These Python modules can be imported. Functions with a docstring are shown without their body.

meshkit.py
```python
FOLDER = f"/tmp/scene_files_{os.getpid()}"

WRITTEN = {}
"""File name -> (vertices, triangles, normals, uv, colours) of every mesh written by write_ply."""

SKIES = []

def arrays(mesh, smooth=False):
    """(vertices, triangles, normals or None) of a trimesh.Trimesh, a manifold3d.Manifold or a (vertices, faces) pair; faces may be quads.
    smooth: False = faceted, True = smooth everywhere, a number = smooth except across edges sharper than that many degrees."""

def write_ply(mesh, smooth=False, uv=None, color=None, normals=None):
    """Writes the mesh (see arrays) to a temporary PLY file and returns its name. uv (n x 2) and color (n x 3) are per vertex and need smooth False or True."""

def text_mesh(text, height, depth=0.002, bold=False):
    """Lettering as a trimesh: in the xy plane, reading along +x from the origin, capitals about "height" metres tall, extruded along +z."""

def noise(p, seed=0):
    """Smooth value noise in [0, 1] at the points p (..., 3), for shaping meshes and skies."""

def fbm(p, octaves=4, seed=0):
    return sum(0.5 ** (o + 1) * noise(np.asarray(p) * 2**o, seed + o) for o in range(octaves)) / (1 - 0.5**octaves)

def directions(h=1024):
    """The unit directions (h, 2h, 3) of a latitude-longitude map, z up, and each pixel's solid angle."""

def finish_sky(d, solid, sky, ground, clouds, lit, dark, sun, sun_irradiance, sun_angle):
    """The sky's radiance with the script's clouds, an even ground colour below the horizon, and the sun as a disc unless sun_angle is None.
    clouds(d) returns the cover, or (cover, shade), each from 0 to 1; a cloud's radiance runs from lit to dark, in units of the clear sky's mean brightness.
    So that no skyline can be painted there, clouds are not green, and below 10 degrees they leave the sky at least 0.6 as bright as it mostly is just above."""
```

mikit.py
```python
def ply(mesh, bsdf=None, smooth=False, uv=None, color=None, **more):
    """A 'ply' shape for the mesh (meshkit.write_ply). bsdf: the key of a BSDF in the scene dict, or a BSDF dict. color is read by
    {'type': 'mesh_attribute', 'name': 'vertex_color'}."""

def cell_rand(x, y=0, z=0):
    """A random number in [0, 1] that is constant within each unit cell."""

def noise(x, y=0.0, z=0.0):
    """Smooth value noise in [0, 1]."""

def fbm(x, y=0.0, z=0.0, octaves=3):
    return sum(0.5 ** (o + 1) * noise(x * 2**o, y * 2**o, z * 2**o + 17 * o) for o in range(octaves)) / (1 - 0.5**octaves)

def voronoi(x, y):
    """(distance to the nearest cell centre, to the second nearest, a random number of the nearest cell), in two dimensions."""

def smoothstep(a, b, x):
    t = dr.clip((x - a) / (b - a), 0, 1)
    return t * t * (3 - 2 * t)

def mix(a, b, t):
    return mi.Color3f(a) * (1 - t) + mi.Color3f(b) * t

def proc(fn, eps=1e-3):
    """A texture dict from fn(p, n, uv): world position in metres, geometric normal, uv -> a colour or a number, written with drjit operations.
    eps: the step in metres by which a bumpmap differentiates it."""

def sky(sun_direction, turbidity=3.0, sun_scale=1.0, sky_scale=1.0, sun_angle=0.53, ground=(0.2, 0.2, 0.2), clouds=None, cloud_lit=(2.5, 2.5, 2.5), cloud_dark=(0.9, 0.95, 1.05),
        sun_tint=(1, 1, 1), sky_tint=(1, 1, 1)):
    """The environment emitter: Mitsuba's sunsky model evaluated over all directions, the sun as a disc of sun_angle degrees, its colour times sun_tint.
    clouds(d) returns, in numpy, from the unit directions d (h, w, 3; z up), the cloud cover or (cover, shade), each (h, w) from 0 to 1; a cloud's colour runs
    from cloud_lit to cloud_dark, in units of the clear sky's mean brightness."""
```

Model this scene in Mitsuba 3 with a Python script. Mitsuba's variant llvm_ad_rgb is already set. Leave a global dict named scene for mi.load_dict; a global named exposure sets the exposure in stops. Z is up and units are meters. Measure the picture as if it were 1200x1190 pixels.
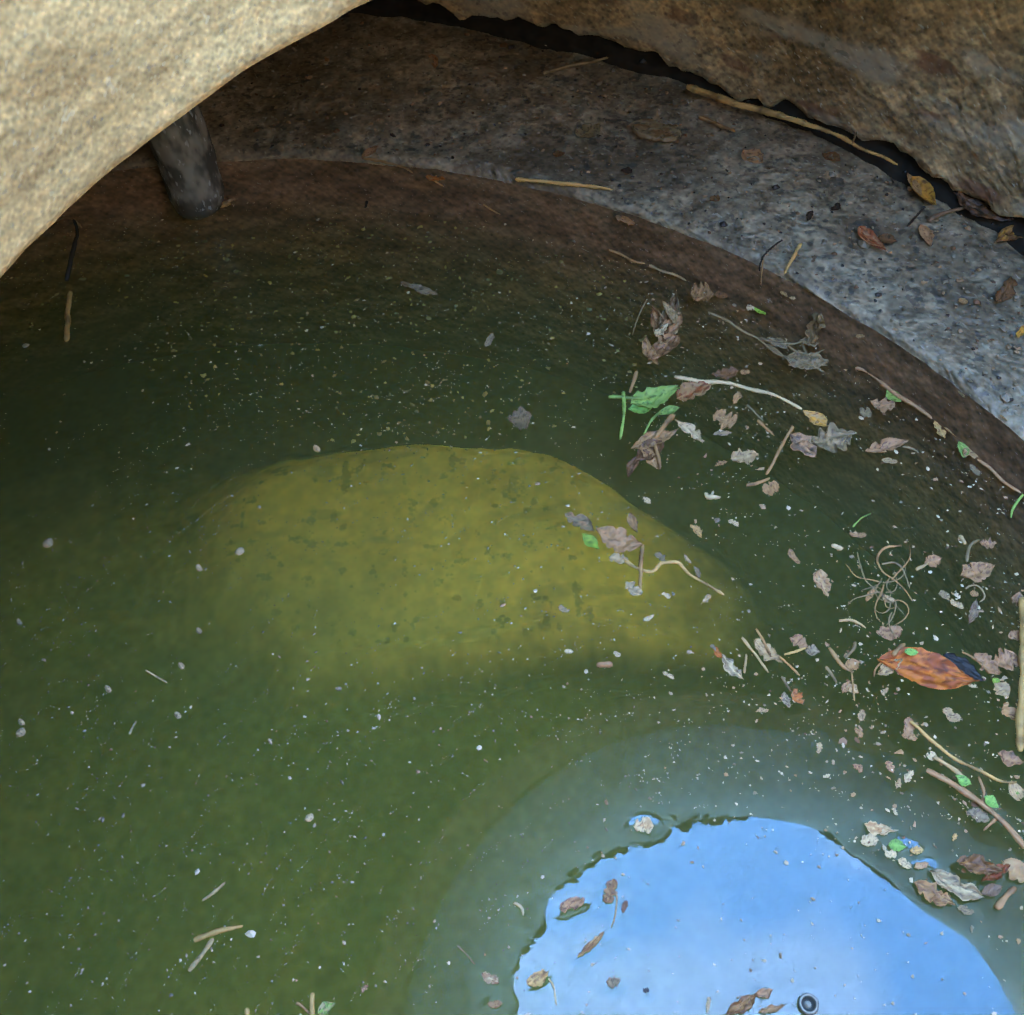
import math, random
import numpy as np, trimesh, drjit as dr, mitsuba as mi
import mikit, meshkit
from mikit import noise, fbm, voronoi, smoothstep, mix, cell_rand
T = mi.ScalarTransform4f
scene, labels = {}, {}

# ------------------------------------------------------------------ camera, sky, exposure (metres; the water lies at z = 0)
EYE = np.array([-0.1486, -0.0790, 0.5265])
PITCH, ROLL = 0.97267, -0.08307
F = np.array([0, math.cos(PITCH), -math.sin(PITCH)])
R0 = np.array([1.0, 0, 0]); U0 = np.cross(R0, F)
RIGHT = math.cos(ROLL) * R0 + math.sin(ROLL) * U0
UP = np.cross(RIGHT, F)
scene['camera'] = {'type': 'perspective', 'fov_axis': 'x', 'fov': 53.13, 'near_clip': 0.01, 'far_clip': 400.0,
                   'to_world': T().look_at(origin=EYE.tolist(), target=(EYE + F).tolist(), up=UP.tolist())}
SUN = (-0.25, 1.0, 1.0)

def wisps(d):
    p = d / np.maximum(d[..., 2:3], 0.08)
    q = np.stack([p[..., 0] * 5.0, p[..., 1] * 7.0, p[..., 0] * 0 + 2.3], -1).reshape(-1, 3)
    n = meshkit.fbm(q).reshape(d.shape[:2])
    return np.clip((n - 0.47) * 0.8, 0, 0.13)

scene['sky'] = mikit.sky(SUN, turbidity=2.5, sun_scale=0.07, sky_scale=1.0, sun_angle=1.2, sun_tint=(1.08, 1.0, 0.86), sky_tint=(0.60, 1.0, 1.27), ground=(0.15, 0.15, 0.12),
                         clouds=wisps, cloud_lit=(1.6, 1.95, 2.2), cloud_dark=(1.0, 1.1, 1.3))
exposure = 7.9

# ------------------------------------------------------------------ helpers
def add(key, mesh, bsdf, smooth=False, color=None, **more):
    base, k, n = key, key, 0
    while k in scene:
        n += 1; k = f'{base}_{n:03d}'
    scene[k] = mikit.ply(mesh, bsdf, smooth=smooth, color=color, **more)
    return k

def loft(sections):
    """A surface through closed loops of equal point count (n, 3); returns (vertices, quads)."""
    n = len(sections[0]); V = np.vstack(sections); q = []
    i = np.arange(n); j = (i + 1) % n
    for s in range(len(sections) - 1):
        a, b = s * n, (s + 1) * n
        q.append(np.stack([a + i, a + j, b + j, b + i], 1))
    return V, np.vstack(q)

def ring(cx, cy, r, z, n):
    a = np.arange(n) * 2 * np.pi / n
    return np.stack([cx + r * np.cos(a), cy + r * np.sin(a), np.full(n, z)], 1)

def roughen(V, amount, scale, seed=0, octaves=4):
    d = np.stack([meshkit.fbm(V * scale + 31.7 * k, octaves, seed + 10 * k) for k in range(3)], 1) - 0.5
    return V + d * 2 * amount

def path_steps(pts, step):
    out = [pts[0]]
    for a, b in zip(pts[:-1], pts[1:]):
        m = max(1, int(math.ceil(math.dist(a, b) / step)))
        out += [tuple(np.array(a) + (np.array(b) - np.array(a)) * t / m) for t in range(1, m + 1)]
    return out

def fan_cap(loop, centre):
    n = len(loop); i = np.arange(n)
    return np.vstack([loop, [centre]]), np.stack([i, (i + 1) % n, np.full(n, n)], 1)

# measured on the place: neck hole, chamber wall at the water, ledge, chamber wall above the ledge
NECK_LOW, NECK_HIGH = (0.0, 0.0, 0.2996, 0.352), (0.0763, 0.0113, 0.2959, 0.779)
CH, RCH = (-0.3804, -0.0058), 0.603
UW, RUW = (-0.5121, -0.0228), 0.8405
LEDGE = 0.043
BED = -0.165

# ------------------------------------------------------------------ materials
def twosided(b): return {'type': 'twosided', 'bsdf': b}
def principled(color, rough=0.8, **k):
    return {'type': 'principled', 'base_color': color if isinstance(color, dict) else {'type': 'rgb', 'value': list(color)}, 'roughness': rough, **k}
def bumped(b, fn, scale=1.0, eps=4e-4):
    return {'type': 'bumpmap', 'arbitrary': mikit.proc(fn, eps=eps), 'scale': scale, 'bsdf': b}

def grain(p, f):
    return fbm(p.x * f, p.y * f, p.z * f, 3)

def pale_concrete(p, n, uv):
    big = fbm(p.x * 14, p.y * 14, p.z * 14, 3)
    streak = fbm(p.x * 60, p.y * 60, p.z * 150, 3)
    fine = fbm((p.x + 0.37 * p.y) * 430, (p.y - 0.41 * p.z) * 390 + 8, (p.z + 0.29 * p.x) * 410, 2)
    mid = fbm(p.x * 480, p.y * 480, p.z * 480, 2)
    c = mix((0.265, 0.136, 0.045), (0.45, 0.252, 0.092), smoothstep(0.3, 0.72, big * 0.55 + streak * 0.45))
    c = c * (0.65 + 0.7 * mid) * (0.7 + 0.6 * noise((p.x + 0.3 * p.z) * 1100, (p.y - 0.3 * p.x) * 1100, p.z * 700))
    c = mix(c, (0.52, 0.31, 0.10), smoothstep(0.52, 0.72, fbm(p.x * 22 + 3, p.y * 22, p.z * 22, 3)) * 0.3)
    c = mix(c, (0.5, 0.36, 0.2), smoothstep(0.68, 0.8, fine) * 0.25)
    c = mix(c, (0.12, 0.10, 0.075), smoothstep(0.66, 0.80, fbm(p.x * 520 + 9, p.y * 520, p.z * 520, 3)) * 0.35)
    return c
def pale_relief(p, n, uv):
    return 0.00042 * fbm(p.x * 420, p.y * 420, p.z * 420, 3) + 0.0005 * fbm(p.x * 60, p.y * 60, p.z * 160, 2)
scene['mat_pale_concrete'] = twosided(bumped(principled(mikit.proc(pale_concrete), 0.9, specular=0.2), pale_relief))

def clean_concrete(p, n, uv):
    m = fbm(p.x * 20, p.y * 20, p.z * 20, 3)
    c = mix((0.36, 0.305, 0.22), (0.50, 0.43, 0.32), m) * (0.8 + 0.4 * fbm(p.x * 160, p.y * 160, p.z * 160, 2))
    return mix(c, (0.22, 0.18, 0.12), smoothstep(0.56, 0.72, fbm(p.x * 30 + 4, p.y * 30, p.z * 8, 3)) * 0.6)
scene['mat_clean_concrete'] = twosided(principled(mikit.proc(clean_concrete), 0.9))

def brown_concrete(p, n, uv):
    big = fbm(p.x * 9, p.y * 9, p.z * 9, 3)
    mid = fbm(p.x * 60 + 3, p.y * 60, p.z * 60, 3)
    fine = noise((p.x + 0.37 * p.y) * 420, (p.y - 0.41 * p.z) * 420 + 8, (p.z + 0.29 * p.x) * 420)
    c = mix((0.17, 0.10, 0.038), (0.46, 0.305, 0.14), smoothstep(0.32, 0.66, big * 0.6 + mid * 0.4))
    c = c * (0.15 + 1.7 * fbm(p.x * 300, p.y * 300, p.z * 300, 2))
    smear = smoothstep(0.54, 0.70, fbm(p.x * 15 + 5, p.y * 15 + 2, p.z * 34, 3))
    c = mix(c, (0.40, 0.34, 0.24), smear * 0.55)
    c = mix(c, (0.50, 0.43, 0.31), smoothstep(0.8, 0.93, fine) * 0.5)
    c = mix(c, (0.16, 0.06, 0.03), smoothstep(0.66, 0.76, fbm(p.x * 22 + 40, p.y * 22, p.z * 60, 3)) * 0.6)
    c = mix(c, (0.07, 0.05, 0.03), smoothstep(0.60, 0.76, fbm(p.x * 190 + 17, p.y * 190, p.z * 190, 3)) * 0.5)
    return c
def brown_relief(p, n, uv):
    return 0.004 * fbm(p.x * 90, p.y * 90, p.z * 90, 4) + 0.0016 * noise((p.x + 0.37 * p.y) * 330, (p.y - 0.41 * p.z) * 330, (p.z + 0.29 * p.x) * 330)
scene['mat_brown_concrete'] = twosided(bumped(principled(mikit.proc(brown_concrete), 0.85), brown_relief, eps=7e-4))

def grey_concrete(p, n, uv):
    big = fbm(p.x * 10, p.y * 10, p.z * 10, 3)
    mid = fbm(p.x * 90 + 3, p.y * 90, p.z * 90, 2)
    fine = noise((p.x + 0.37 * p.y) * 430, (p.y - 0.41 * p.z) * 430 + 8, (p.z + 0.29 * p.x) * 430)
    c = mix((0.155, 0.102, 0.054), (0.315, 0.218, 0.122), smoothstep(0.32, 0.68, big * 0.5 + mid * 0.5))
    c = c * (0.3 + 1.4 * fbm(p.x * 330, p.y * 330, p.z * 330, 2))
    c = mix(c, (0.46, 0.36, 0.25), smoothstep(0.78, 0.92, fine) * 0.4)
    c = mix(c, (0.10, 0.06, 0.03), smoothstep(0.48, 0.68, fbm(p.x * 20 + 60, p.y * 20, p.z * 20, 3)) * 0.4)
    c = mix(c, (0.03, 0.028, 0.025), smoothstep(0.60, 0.74, fbm(p.x * 190 + 7, p.y * 190, p.z * 190, 3)) * 0.55)
    return c
def grey_relief(p, n, uv):
    return 0.005 * fbm(p.x * 75, p.y * 75, p.z * 75, 4) + 0.0022 * noise((p.x + 0.37 * p.y) * 330, (p.y - 0.41 * p.z) * 330, (p.z + 0.29 * p.x) * 330)
scene['mat_grey_concrete'] = twosided(bumped(principled(mikit.proc(grey_concrete), 0.55, specular=0.35), grey_relief, eps=7e-4))

def stained(p, n, uv):
    mid = fbm(p.x * 40, p.y * 40, p.z * 90, 3)
    fine = noise((p.x + 0.37 * p.y) * 520, (p.y - 0.41 * p.z) * 520 + 8, (p.z + 0.29 * p.x) * 520)
    c = mix((0.088, 0.043, 0.018), (0.165, 0.084, 0.038), smoothstep(0.3, 0.7, mid))
    c = c * (0.3 + 1.4 * fbm(p.x * 300, p.y * 300, p.z * 300, 2))
    c = mix(c, (0.28, 0.23, 0.18), smoothstep(0.86, 0.95, fine) * 0.5)
    return mix(c, (0.06, 0.055, 0.022), smoothstep(-0.05, -0.20, p.z + 0.06 * (mid - 0.5)))
def stained_relief(p, n, uv):
    return 0.0016 * fbm(p.x * 150, p.y * 150, p.z * 150, 3)
scene['mat_stained'] = twosided(bumped(principled(mikit.proc(stained), 0.6), stained_relief))

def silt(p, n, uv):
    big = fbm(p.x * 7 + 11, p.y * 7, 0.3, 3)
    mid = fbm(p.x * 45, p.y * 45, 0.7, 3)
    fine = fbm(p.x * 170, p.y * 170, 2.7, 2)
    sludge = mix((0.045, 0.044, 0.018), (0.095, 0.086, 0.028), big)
    sunlit_silt = mix((0.62, 0.34, 0.045), (0.78, 0.45, 0.075), smoothstep(0.3, 0.7, big)) * (0.8 + 0.4 * mid)  # yellow of the underwater sun patch, put into the bed colour by height
    sunlit_silt = mix(sunlit_silt, (0.12, 0.09, 0.03), smoothstep(0.60, 0.72, fbm(p.x * 130 + 20, p.y * 130, 1.3, 3)) * 0.5 * smoothstep(-0.125, -0.112, p.z))
    sunlit_silt = mix(sunlit_silt, (0.12, 0.09, 0.03), smoothstep(0.60, 0.72, fbm(p.x * 24 + 7, p.y * 60, 4.3, 3)) * 0.25)
    c = mix(sludge, sunlit_silt, smoothstep(-0.156, -0.121, p.z + 0.012 * (mid - 0.5)))
    glow_tint = smoothstep(0.30, 0.12, p.y + 0.35 * p.x + 0.10 * (big - 0.5)) * smoothstep(0.02, -0.16, p.x)  # green glow of the lit water at the left, painted on the bed
    c = mix(c, (0.235, 0.222, 0.058), glow_tint * 0.7)
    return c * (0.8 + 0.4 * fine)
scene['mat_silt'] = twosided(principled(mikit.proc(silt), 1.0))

def earth(p, n, uv):
    return mix((0.05, 0.06, 0.025), (0.10, 0.085, 0.05), fbm(p.x * 6, p.y * 6, 0, 4))
scene['mat_earth'] = twosided(principled(mikit.proc(earth), 1.0))

# ------------------------------------------------------------------ the setting: earth, bed, water
def annulus_to(inner, outer_r, z, cx, cy, n=96, steps=26):
    secs = []
    for k in range(steps + 1):
        t = (k / steps) ** 3
        r = inner + (outer_r - inner) * t
        secs.append(ring(cx, cy, r, z, n))
    V, q = loft(secs)
    far = np.hypot(V[:, 0] - cx, V[:, 1] - cy)
    V[:, 2] += np.where(far > inner + 0.02, (meshkit.fbm(V * [3, 3, 0] + 5) - 0.5) * 0.05, 0)
    return V, q
add('ground', annulus_to(0.43, 120, 0.70, 0.05, 0.0), 'mat_earth', smooth=True)
labels['ground'] = {'kind': 'structure', 'label': 'bare earth and grass round the opening above the well'}

SUN_PATCH_OUTLINE = [(-0.394, 0.341), (-0.385, 0.379), (-0.361, 0.413), (-0.326, 0.433), (-0.279, 0.440), (-0.211, 0.437), (-0.143, 0.426), (-0.105, 0.407), (-0.068, 0.383), (-0.022, 0.342), (0.020, 0.301), (0.041, 0.257), (-0.001, 0.225), (-0.051, 0.235), (-0.097, 0.244), (-0.144, 0.244), (-0.180, 0.239), (-0.227, 0.237), (-0.273, 0.235), (-0.311, 0.235), (-0.337, 0.265), (-0.374, 0.303)]  # outline of the sun patch, built as a raised part of the bed
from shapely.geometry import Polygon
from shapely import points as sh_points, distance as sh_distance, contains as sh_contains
sun_patch = Polygon(SUN_PATCH_OUTLINE)
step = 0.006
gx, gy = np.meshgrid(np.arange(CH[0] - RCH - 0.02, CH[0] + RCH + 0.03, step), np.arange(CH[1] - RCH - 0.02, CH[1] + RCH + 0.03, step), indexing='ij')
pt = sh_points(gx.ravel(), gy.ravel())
sd = (sh_distance(sun_patch.exterior, pt) * np.where(sh_contains(sun_patch, pt), 1, -1)).reshape(gx.shape)
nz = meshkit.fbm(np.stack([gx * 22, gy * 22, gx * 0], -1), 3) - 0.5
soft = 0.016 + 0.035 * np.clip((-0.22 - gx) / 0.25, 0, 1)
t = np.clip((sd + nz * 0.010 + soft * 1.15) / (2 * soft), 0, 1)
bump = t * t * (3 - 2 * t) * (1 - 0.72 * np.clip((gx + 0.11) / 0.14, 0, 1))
glow_rise = np.clip((-0.02 - gx - 0.3 * gy) / 0.30, 0, 1) * np.clip((0.56 - gy) / 0.2, 0, 1)  # bed raised at the left to brighten it like the glow there
gz = BED + 0.050 * bump + 0.025 * glow_rise * (1 - bump) + (meshkit.fbm(np.stack([gx * 9, gy * 9, gx * 0 + 3], -1), 4) - 0.5) * 0.014 + (meshkit.fbm(np.stack([gx * 60, gy * 60, gx * 0 + 8], -1), 2) - 0.5) * 0.003
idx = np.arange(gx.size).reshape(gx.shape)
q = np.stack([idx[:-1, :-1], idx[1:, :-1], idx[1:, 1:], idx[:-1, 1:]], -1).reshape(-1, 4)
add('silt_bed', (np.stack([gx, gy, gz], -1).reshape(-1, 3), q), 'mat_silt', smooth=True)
labels['silt_bed'] = {'kind': 'structure', 'label': 'silt floor of the well with sunlight coloured in as a raised yellow bank under the water'}

scene['mat_water'] = {'type': 'thindielectric', 'int_ior': 1.30}
scene['mat_dark_slab'] = twosided(principled((0.10, 0.085, 0.06), 0.9))
MURK = True
if MURK:
    scene['medium_murk'] = {'type': 'homogeneous', 'albedo': {'type': 'rgb', 'value': [0.53, 0.52, 0.19]},
                            'sigma_t': {'type': 'rgb', 'value': [0.62, 0.63, 1.0]}, 'scale': 7.0, 'phase': {'type': 'hg', 'g': 0.3}}
    m = trimesh.creation.cylinder(radius=RCH + 0.03, height=0.30, sections=96)
    m.apply_translation([*CH, -0.0035 - 0.15])
    scene['murky_water'] = {**mikit.ply(m, {'type': 'null'}), 'interior': {'type': 'ref', 'id': 'medium_murk'}}
    labels['murky_water'] = {'kind': 'stuff', 'label': 'green murk suspended through the water'}

# ------------------------------------------------------------------ the well: base ring, wall ring, cover slab, neck ring, lid
n = 720
prof = path_steps([(0, -0.31), (0, -0.06)], 0.02) + path_steps([(0, -0.055), (0, LEDGE - 0.006)], 0.004)
V, q = loft([ring(*CH, RCH + r, z, n) for r, z in prof])
V = roughen(V, 0.0022, 24, 3); V = roughen(V, 0.0007, 120, 4, 2)
edge = V[-n:].copy()
add('concrete_base_ring__stained_wall', (V, q), 'mat_stained', smooth=True)
labels['concrete_base_ring__stained_wall'] = {'label': 'dark brown stained band of wall between ledge and water'}
secs = [edge]
a = np.arange(n) * 2 * np.pi / n
c_in, c_out = np.array(CH), np.array(UW)
dirs = np.stack([np.cos(a), np.sin(a)], 1)
inner = c_in + dirs * RCH; outer = c_out + dirs * 0.985
for k in range(1, 5):
    t = k / 4 * math.pi / 2
    secs.append(np.c_[inner + dirs * 0.007 * (1 - math.cos(t)), np.full(n, LEDGE - 0.006 + 0.006 * math.sin(t))])
M = 70
for k in range(1, M + 1):
    t = k / M
    secs.append(np.c_[(inner + dirs * 0.007) * (1 - t) + outer * t, np.full(n, LEDGE)])
V, q = loft(secs)
w = np.ones(len(V)); w[:n] = 0
R = roughen(V, 0.0035, 14, 5); R = roughen(R, 0.0022, 60, 6, 3)
V = V + (R - V) * w[:, None]
add('concrete_base_ring__ledge', (V, q), 'mat_grey_concrete', smooth=True)
secs = [np.c_[outer, np.full(n, LEDGE)], np.c_[outer, np.full(n, -0.31)], np.c_[c_in + dirs * (RCH + .002), np.full(n, -0.312)]]
V, q = loft(secs)
add('concrete_base_ring__outer_wall', (V, q), 'mat_stained', smooth=30)
labels['concrete_base_ring'] = {'label': 'grey concrete base ring with a flat littered ledge round the water', 'category': 'well ring'}

n = 900
low = LEDGE + 0.015
prof = [(0.085, LEDGE + 0.002)] + path_steps([(0.085, LEDGE + 0.004), (0.08, low)], 0.006) + path_steps([(0.075, low + 0.001), (0.004, low)], 0.008) + path_steps([(0, low + 0.004), (0, 0.10)], 0.004) + path_steps([(0, 0.108), (0, 0.3555)], 0.012)
V, q = loft([ring(*UW, RUW + r, z, n) for r, z in prof])
ang = np.arctan2(V[:, 1] - UW[1], V[:, 0] - UW[0])
rag = (meshkit.fbm(np.c_[V[:, :2] * 22, V[:, 2] * 0 + 2], 4) - 0.5) * 0.030 + (meshkit.fbm(np.c_[V[:, :2] * 95, V[:, 2] * 0 + 7], 2) - 0.5) * 0.012
fade = np.clip((0.10 - V[:, 2]) / 0.04, 0, 1) * np.clip((V[:, 2] - LEDGE - 0.008) / 0.008, 0, 1)
V[:, 2] += rag * fade
w = np.clip((0.34 - V[:, 2]) / 0.05, 0.1, 1)[:, None]
V = V + (roughen(roughen(V, 0.005, 11, 8), 0.002, 60, 9, 3) - V) * w
V[:, 2] = np.maximum(V[:, 2], LEDGE + 0.0005)
add('concrete_wall_ring__inner_wall', (V, q), 'mat_brown_concrete', smooth=True)
V, q = loft([ring(*UW, RUW + 0.085, LEDGE + 0.002, 200), ring(*UW, RUW + 0.14, LEDGE + 0.002, 200), ring(*UW, RUW + 0.14, 0.3555, 200), ring(*UW, RUW, 0.3555, 200)])
add('concrete_wall_ring__outer_wall', (V, q), 'mat_brown_concrete', smooth=30)
labels['concrete_wall_ring'] = {'label': 'brown weathered concrete wall ring standing above the grey ledge', 'category': 'well ring'}

def soil(p, n, uv):
    return mix((0.010, 0.008, 0.006), (0.035, 0.026, 0.017), fbm(p.x * 150, p.y * 150, p.z * 150, 3))  # near-black tone carries the shade inside the recess
scene['mat_shade_soil'] = twosided(principled(mikit.proc(soil), 1.0, specular=0.1))
V, q = loft([ring(*UW, RUW + r, LEDGE + z, 900) for r, z in [(-0.006, -0.010), (0.001, -0.004), (0.002, 0.003), (0.006, 0.006), (0.010, 0.009), (0.014, 0.013), (0.026, 0.017), (0.045, 0.02), (0.075, 0.022)]])
V = roughen(roughen(V, 0.006, 28, 31), 0.0035, 110, 32, 3)
add('joint_shade_soil', (V, q), 'mat_shade_soil', smooth=True)  # soil fill added so that the gap under the wall looks dark
labels['joint_shade_soil'] = {'kind': 'stuff', 'label': 'black soil in the joint behind the ledge, coloured for the shade of the gap'}

def neck_at(z):
    t = (z - NECK_LOW[3]) / (NECK_HIGH[3] - NECK_LOW[3])
    return [NECK_LOW[k] + (NECK_HIGH[k] - NECK_LOW[k]) * t for k in range(3)]
n = 512
def neck_part(key, profile, mat, skip):
    secs = []
    for r, z in profile:
        cx, cy, rr = neck_at(z); secs.append(ring(cx, cy, rr + r, z, n))
    V, q = loft(secs)
    V2 = roughen(roughen(V, 0.0018, 9, 12), 0.0007, 70, 13, 3)
    V2 += (roughen(V2, 0.0022, 130, 14, 2) - V2) * np.clip((V[:, 2:3] - 0.74) / 0.03, 0, 1)
    V[skip * n:-n] = V2[skip * n:-n]
    add(key, (V, q), mat, smooth=True)
JOINT = 0.432
neck_part('concrete_throat_ring', [(0.115, 0.3515), (0.06, 0.348), (0.012, 0.347), (0.004, 0.3475), (0.0008, 0.349)] + path_steps([(0, 0.352), (0, JOINT - 0.004)], 0.004) + [(0.004, JOINT), (0.06, JOINT), (0.115, JOINT), (0.115, 0.3515)], 'mat_pale_concrete', 1)
labels['concrete_throat_ring'] = {'label': 'tan concrete ring curving across the top left corner', 'category': 'well ring'}
neck_part('concrete_neck_ring', [(0.115, JOINT + 0.003), (0.06, JOINT + 0.003), (0.005, JOINT + 0.003), (0.001, JOINT + 0.007)] + path_steps([(0, JOINT + 0.012), (0, 0.765)], 0.012) + [(0.004, 0.775), (0.014, 0.779), (0.06, 0.779), (0.115, 0.776), (0.12, 0.765), (0.12, 0.5), (0.115, JOINT + 0.003)], 'mat_clean_concrete', 1)
labels['concrete_neck_ring'] = {'label': 'pale concrete neck ring above, mirrored grey round the sky reflection', 'category': 'well ring'}

hole, rim = [], []
n = 256
a = np.arange(n) * 2 * np.pi / n
secs = [ring(0, 0, 0.424, 0.358, n), ring(*UW, 1.0, 0.358, n), ring(*UW, 1.0, 0.45, n), ring(0.0175, 0, 0.435, 0.45, n), ring(0.0, 0, 0.424, 0.358, n)]
a_, b_ = secs[0], secs[1]
secs = [a_ + (b_ - a_) * k / 12 for k in range(12)] + secs[1:]
V, q = loft(secs)
add('concrete_cover_slab', (V, q), 'mat_dark_slab', smooth=30)
labels['concrete_cover_slab'] = {'label': 'concrete cover slab roofing the well round the neck ring', 'category': 'slab'}


# ------------------------------------------------------------------ litter: builders
COL = dict(tan=(.42, .29, .18), brown=(.20, .115, .06), dark=(.05, .035, .025), orange=(.52, .19, .03), pale=(.50, .43, .33), straw=(.60, .46, .25), pink=(.44, .30, .22),
           green=(.24, .58, .16), lime=(.32, .58, .09), grey=(.27, .24, .185), white=(.66, .63, .56), purple=(.21, .16, .14), rust=(.28, .07, .01), mint=(.28, .52, .17),
           yellow=(.62, .38, .08), bluegrey=(.33, .31, .28), black=(.02, .018, .016))
CATEGORY = dict(dead_leaf='leaf', big_dead_leaf='leaf', leaf='leaf', green_leaf='green leaf', leaf_flake='leaf flake', mud_lump='mud', bead='bead', chip='wood chip', reed='reed', root='root',
                straw='straw', stick='stick', twig='twig', stem='stem', stalk='stalk')
def litter_colour(p, n, uv):
    return mi.Color3f(1.0)
scene['mat_litter'] = twosided({'type': 'principled', 'base_color': {'type': 'mesh_attribute', 'name': 'vertex_color'}, 'roughness': 0.68, 'specular': 0.5})
rng = np.random.default_rng(7)
FLOATERS = []

def register_thing(key, name, label, group, parent):
    if parent:
        return
    labels[key] = {'label': label, 'category': CATEGORY[name]}
    if group:
        labels[key]['group'] = group

def closed_sheet(top, bottom, nu, nv):
    """Top and bottom grids (nu x nv) stitched round the rim into one closed mesh."""
    idx = np.arange(nu * nv).reshape(nu, nv)
    a, b, c, d = idx[:-1, :-1].ravel(), idx[1:, :-1].ravel(), idx[1:, 1:].ravel(), idx[:-1, 1:].ravel()
    f1 = np.stack([a, b, c, d], 1); f2 = np.stack([d, c, b, a], 1) + nu * nv
    rim = np.concatenate([idx[0, :], idx[1:, -1], idx[-1, -2::-1], idx[-2:0:-1, 0]])
    r2 = np.roll(rim, -1)
    f3 = np.stack([rim, r2, r2 + nu * nv, rim + nu * nv], 1)
    return np.vstack([top, bottom]), np.vstack([f1, f2, f3])

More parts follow.
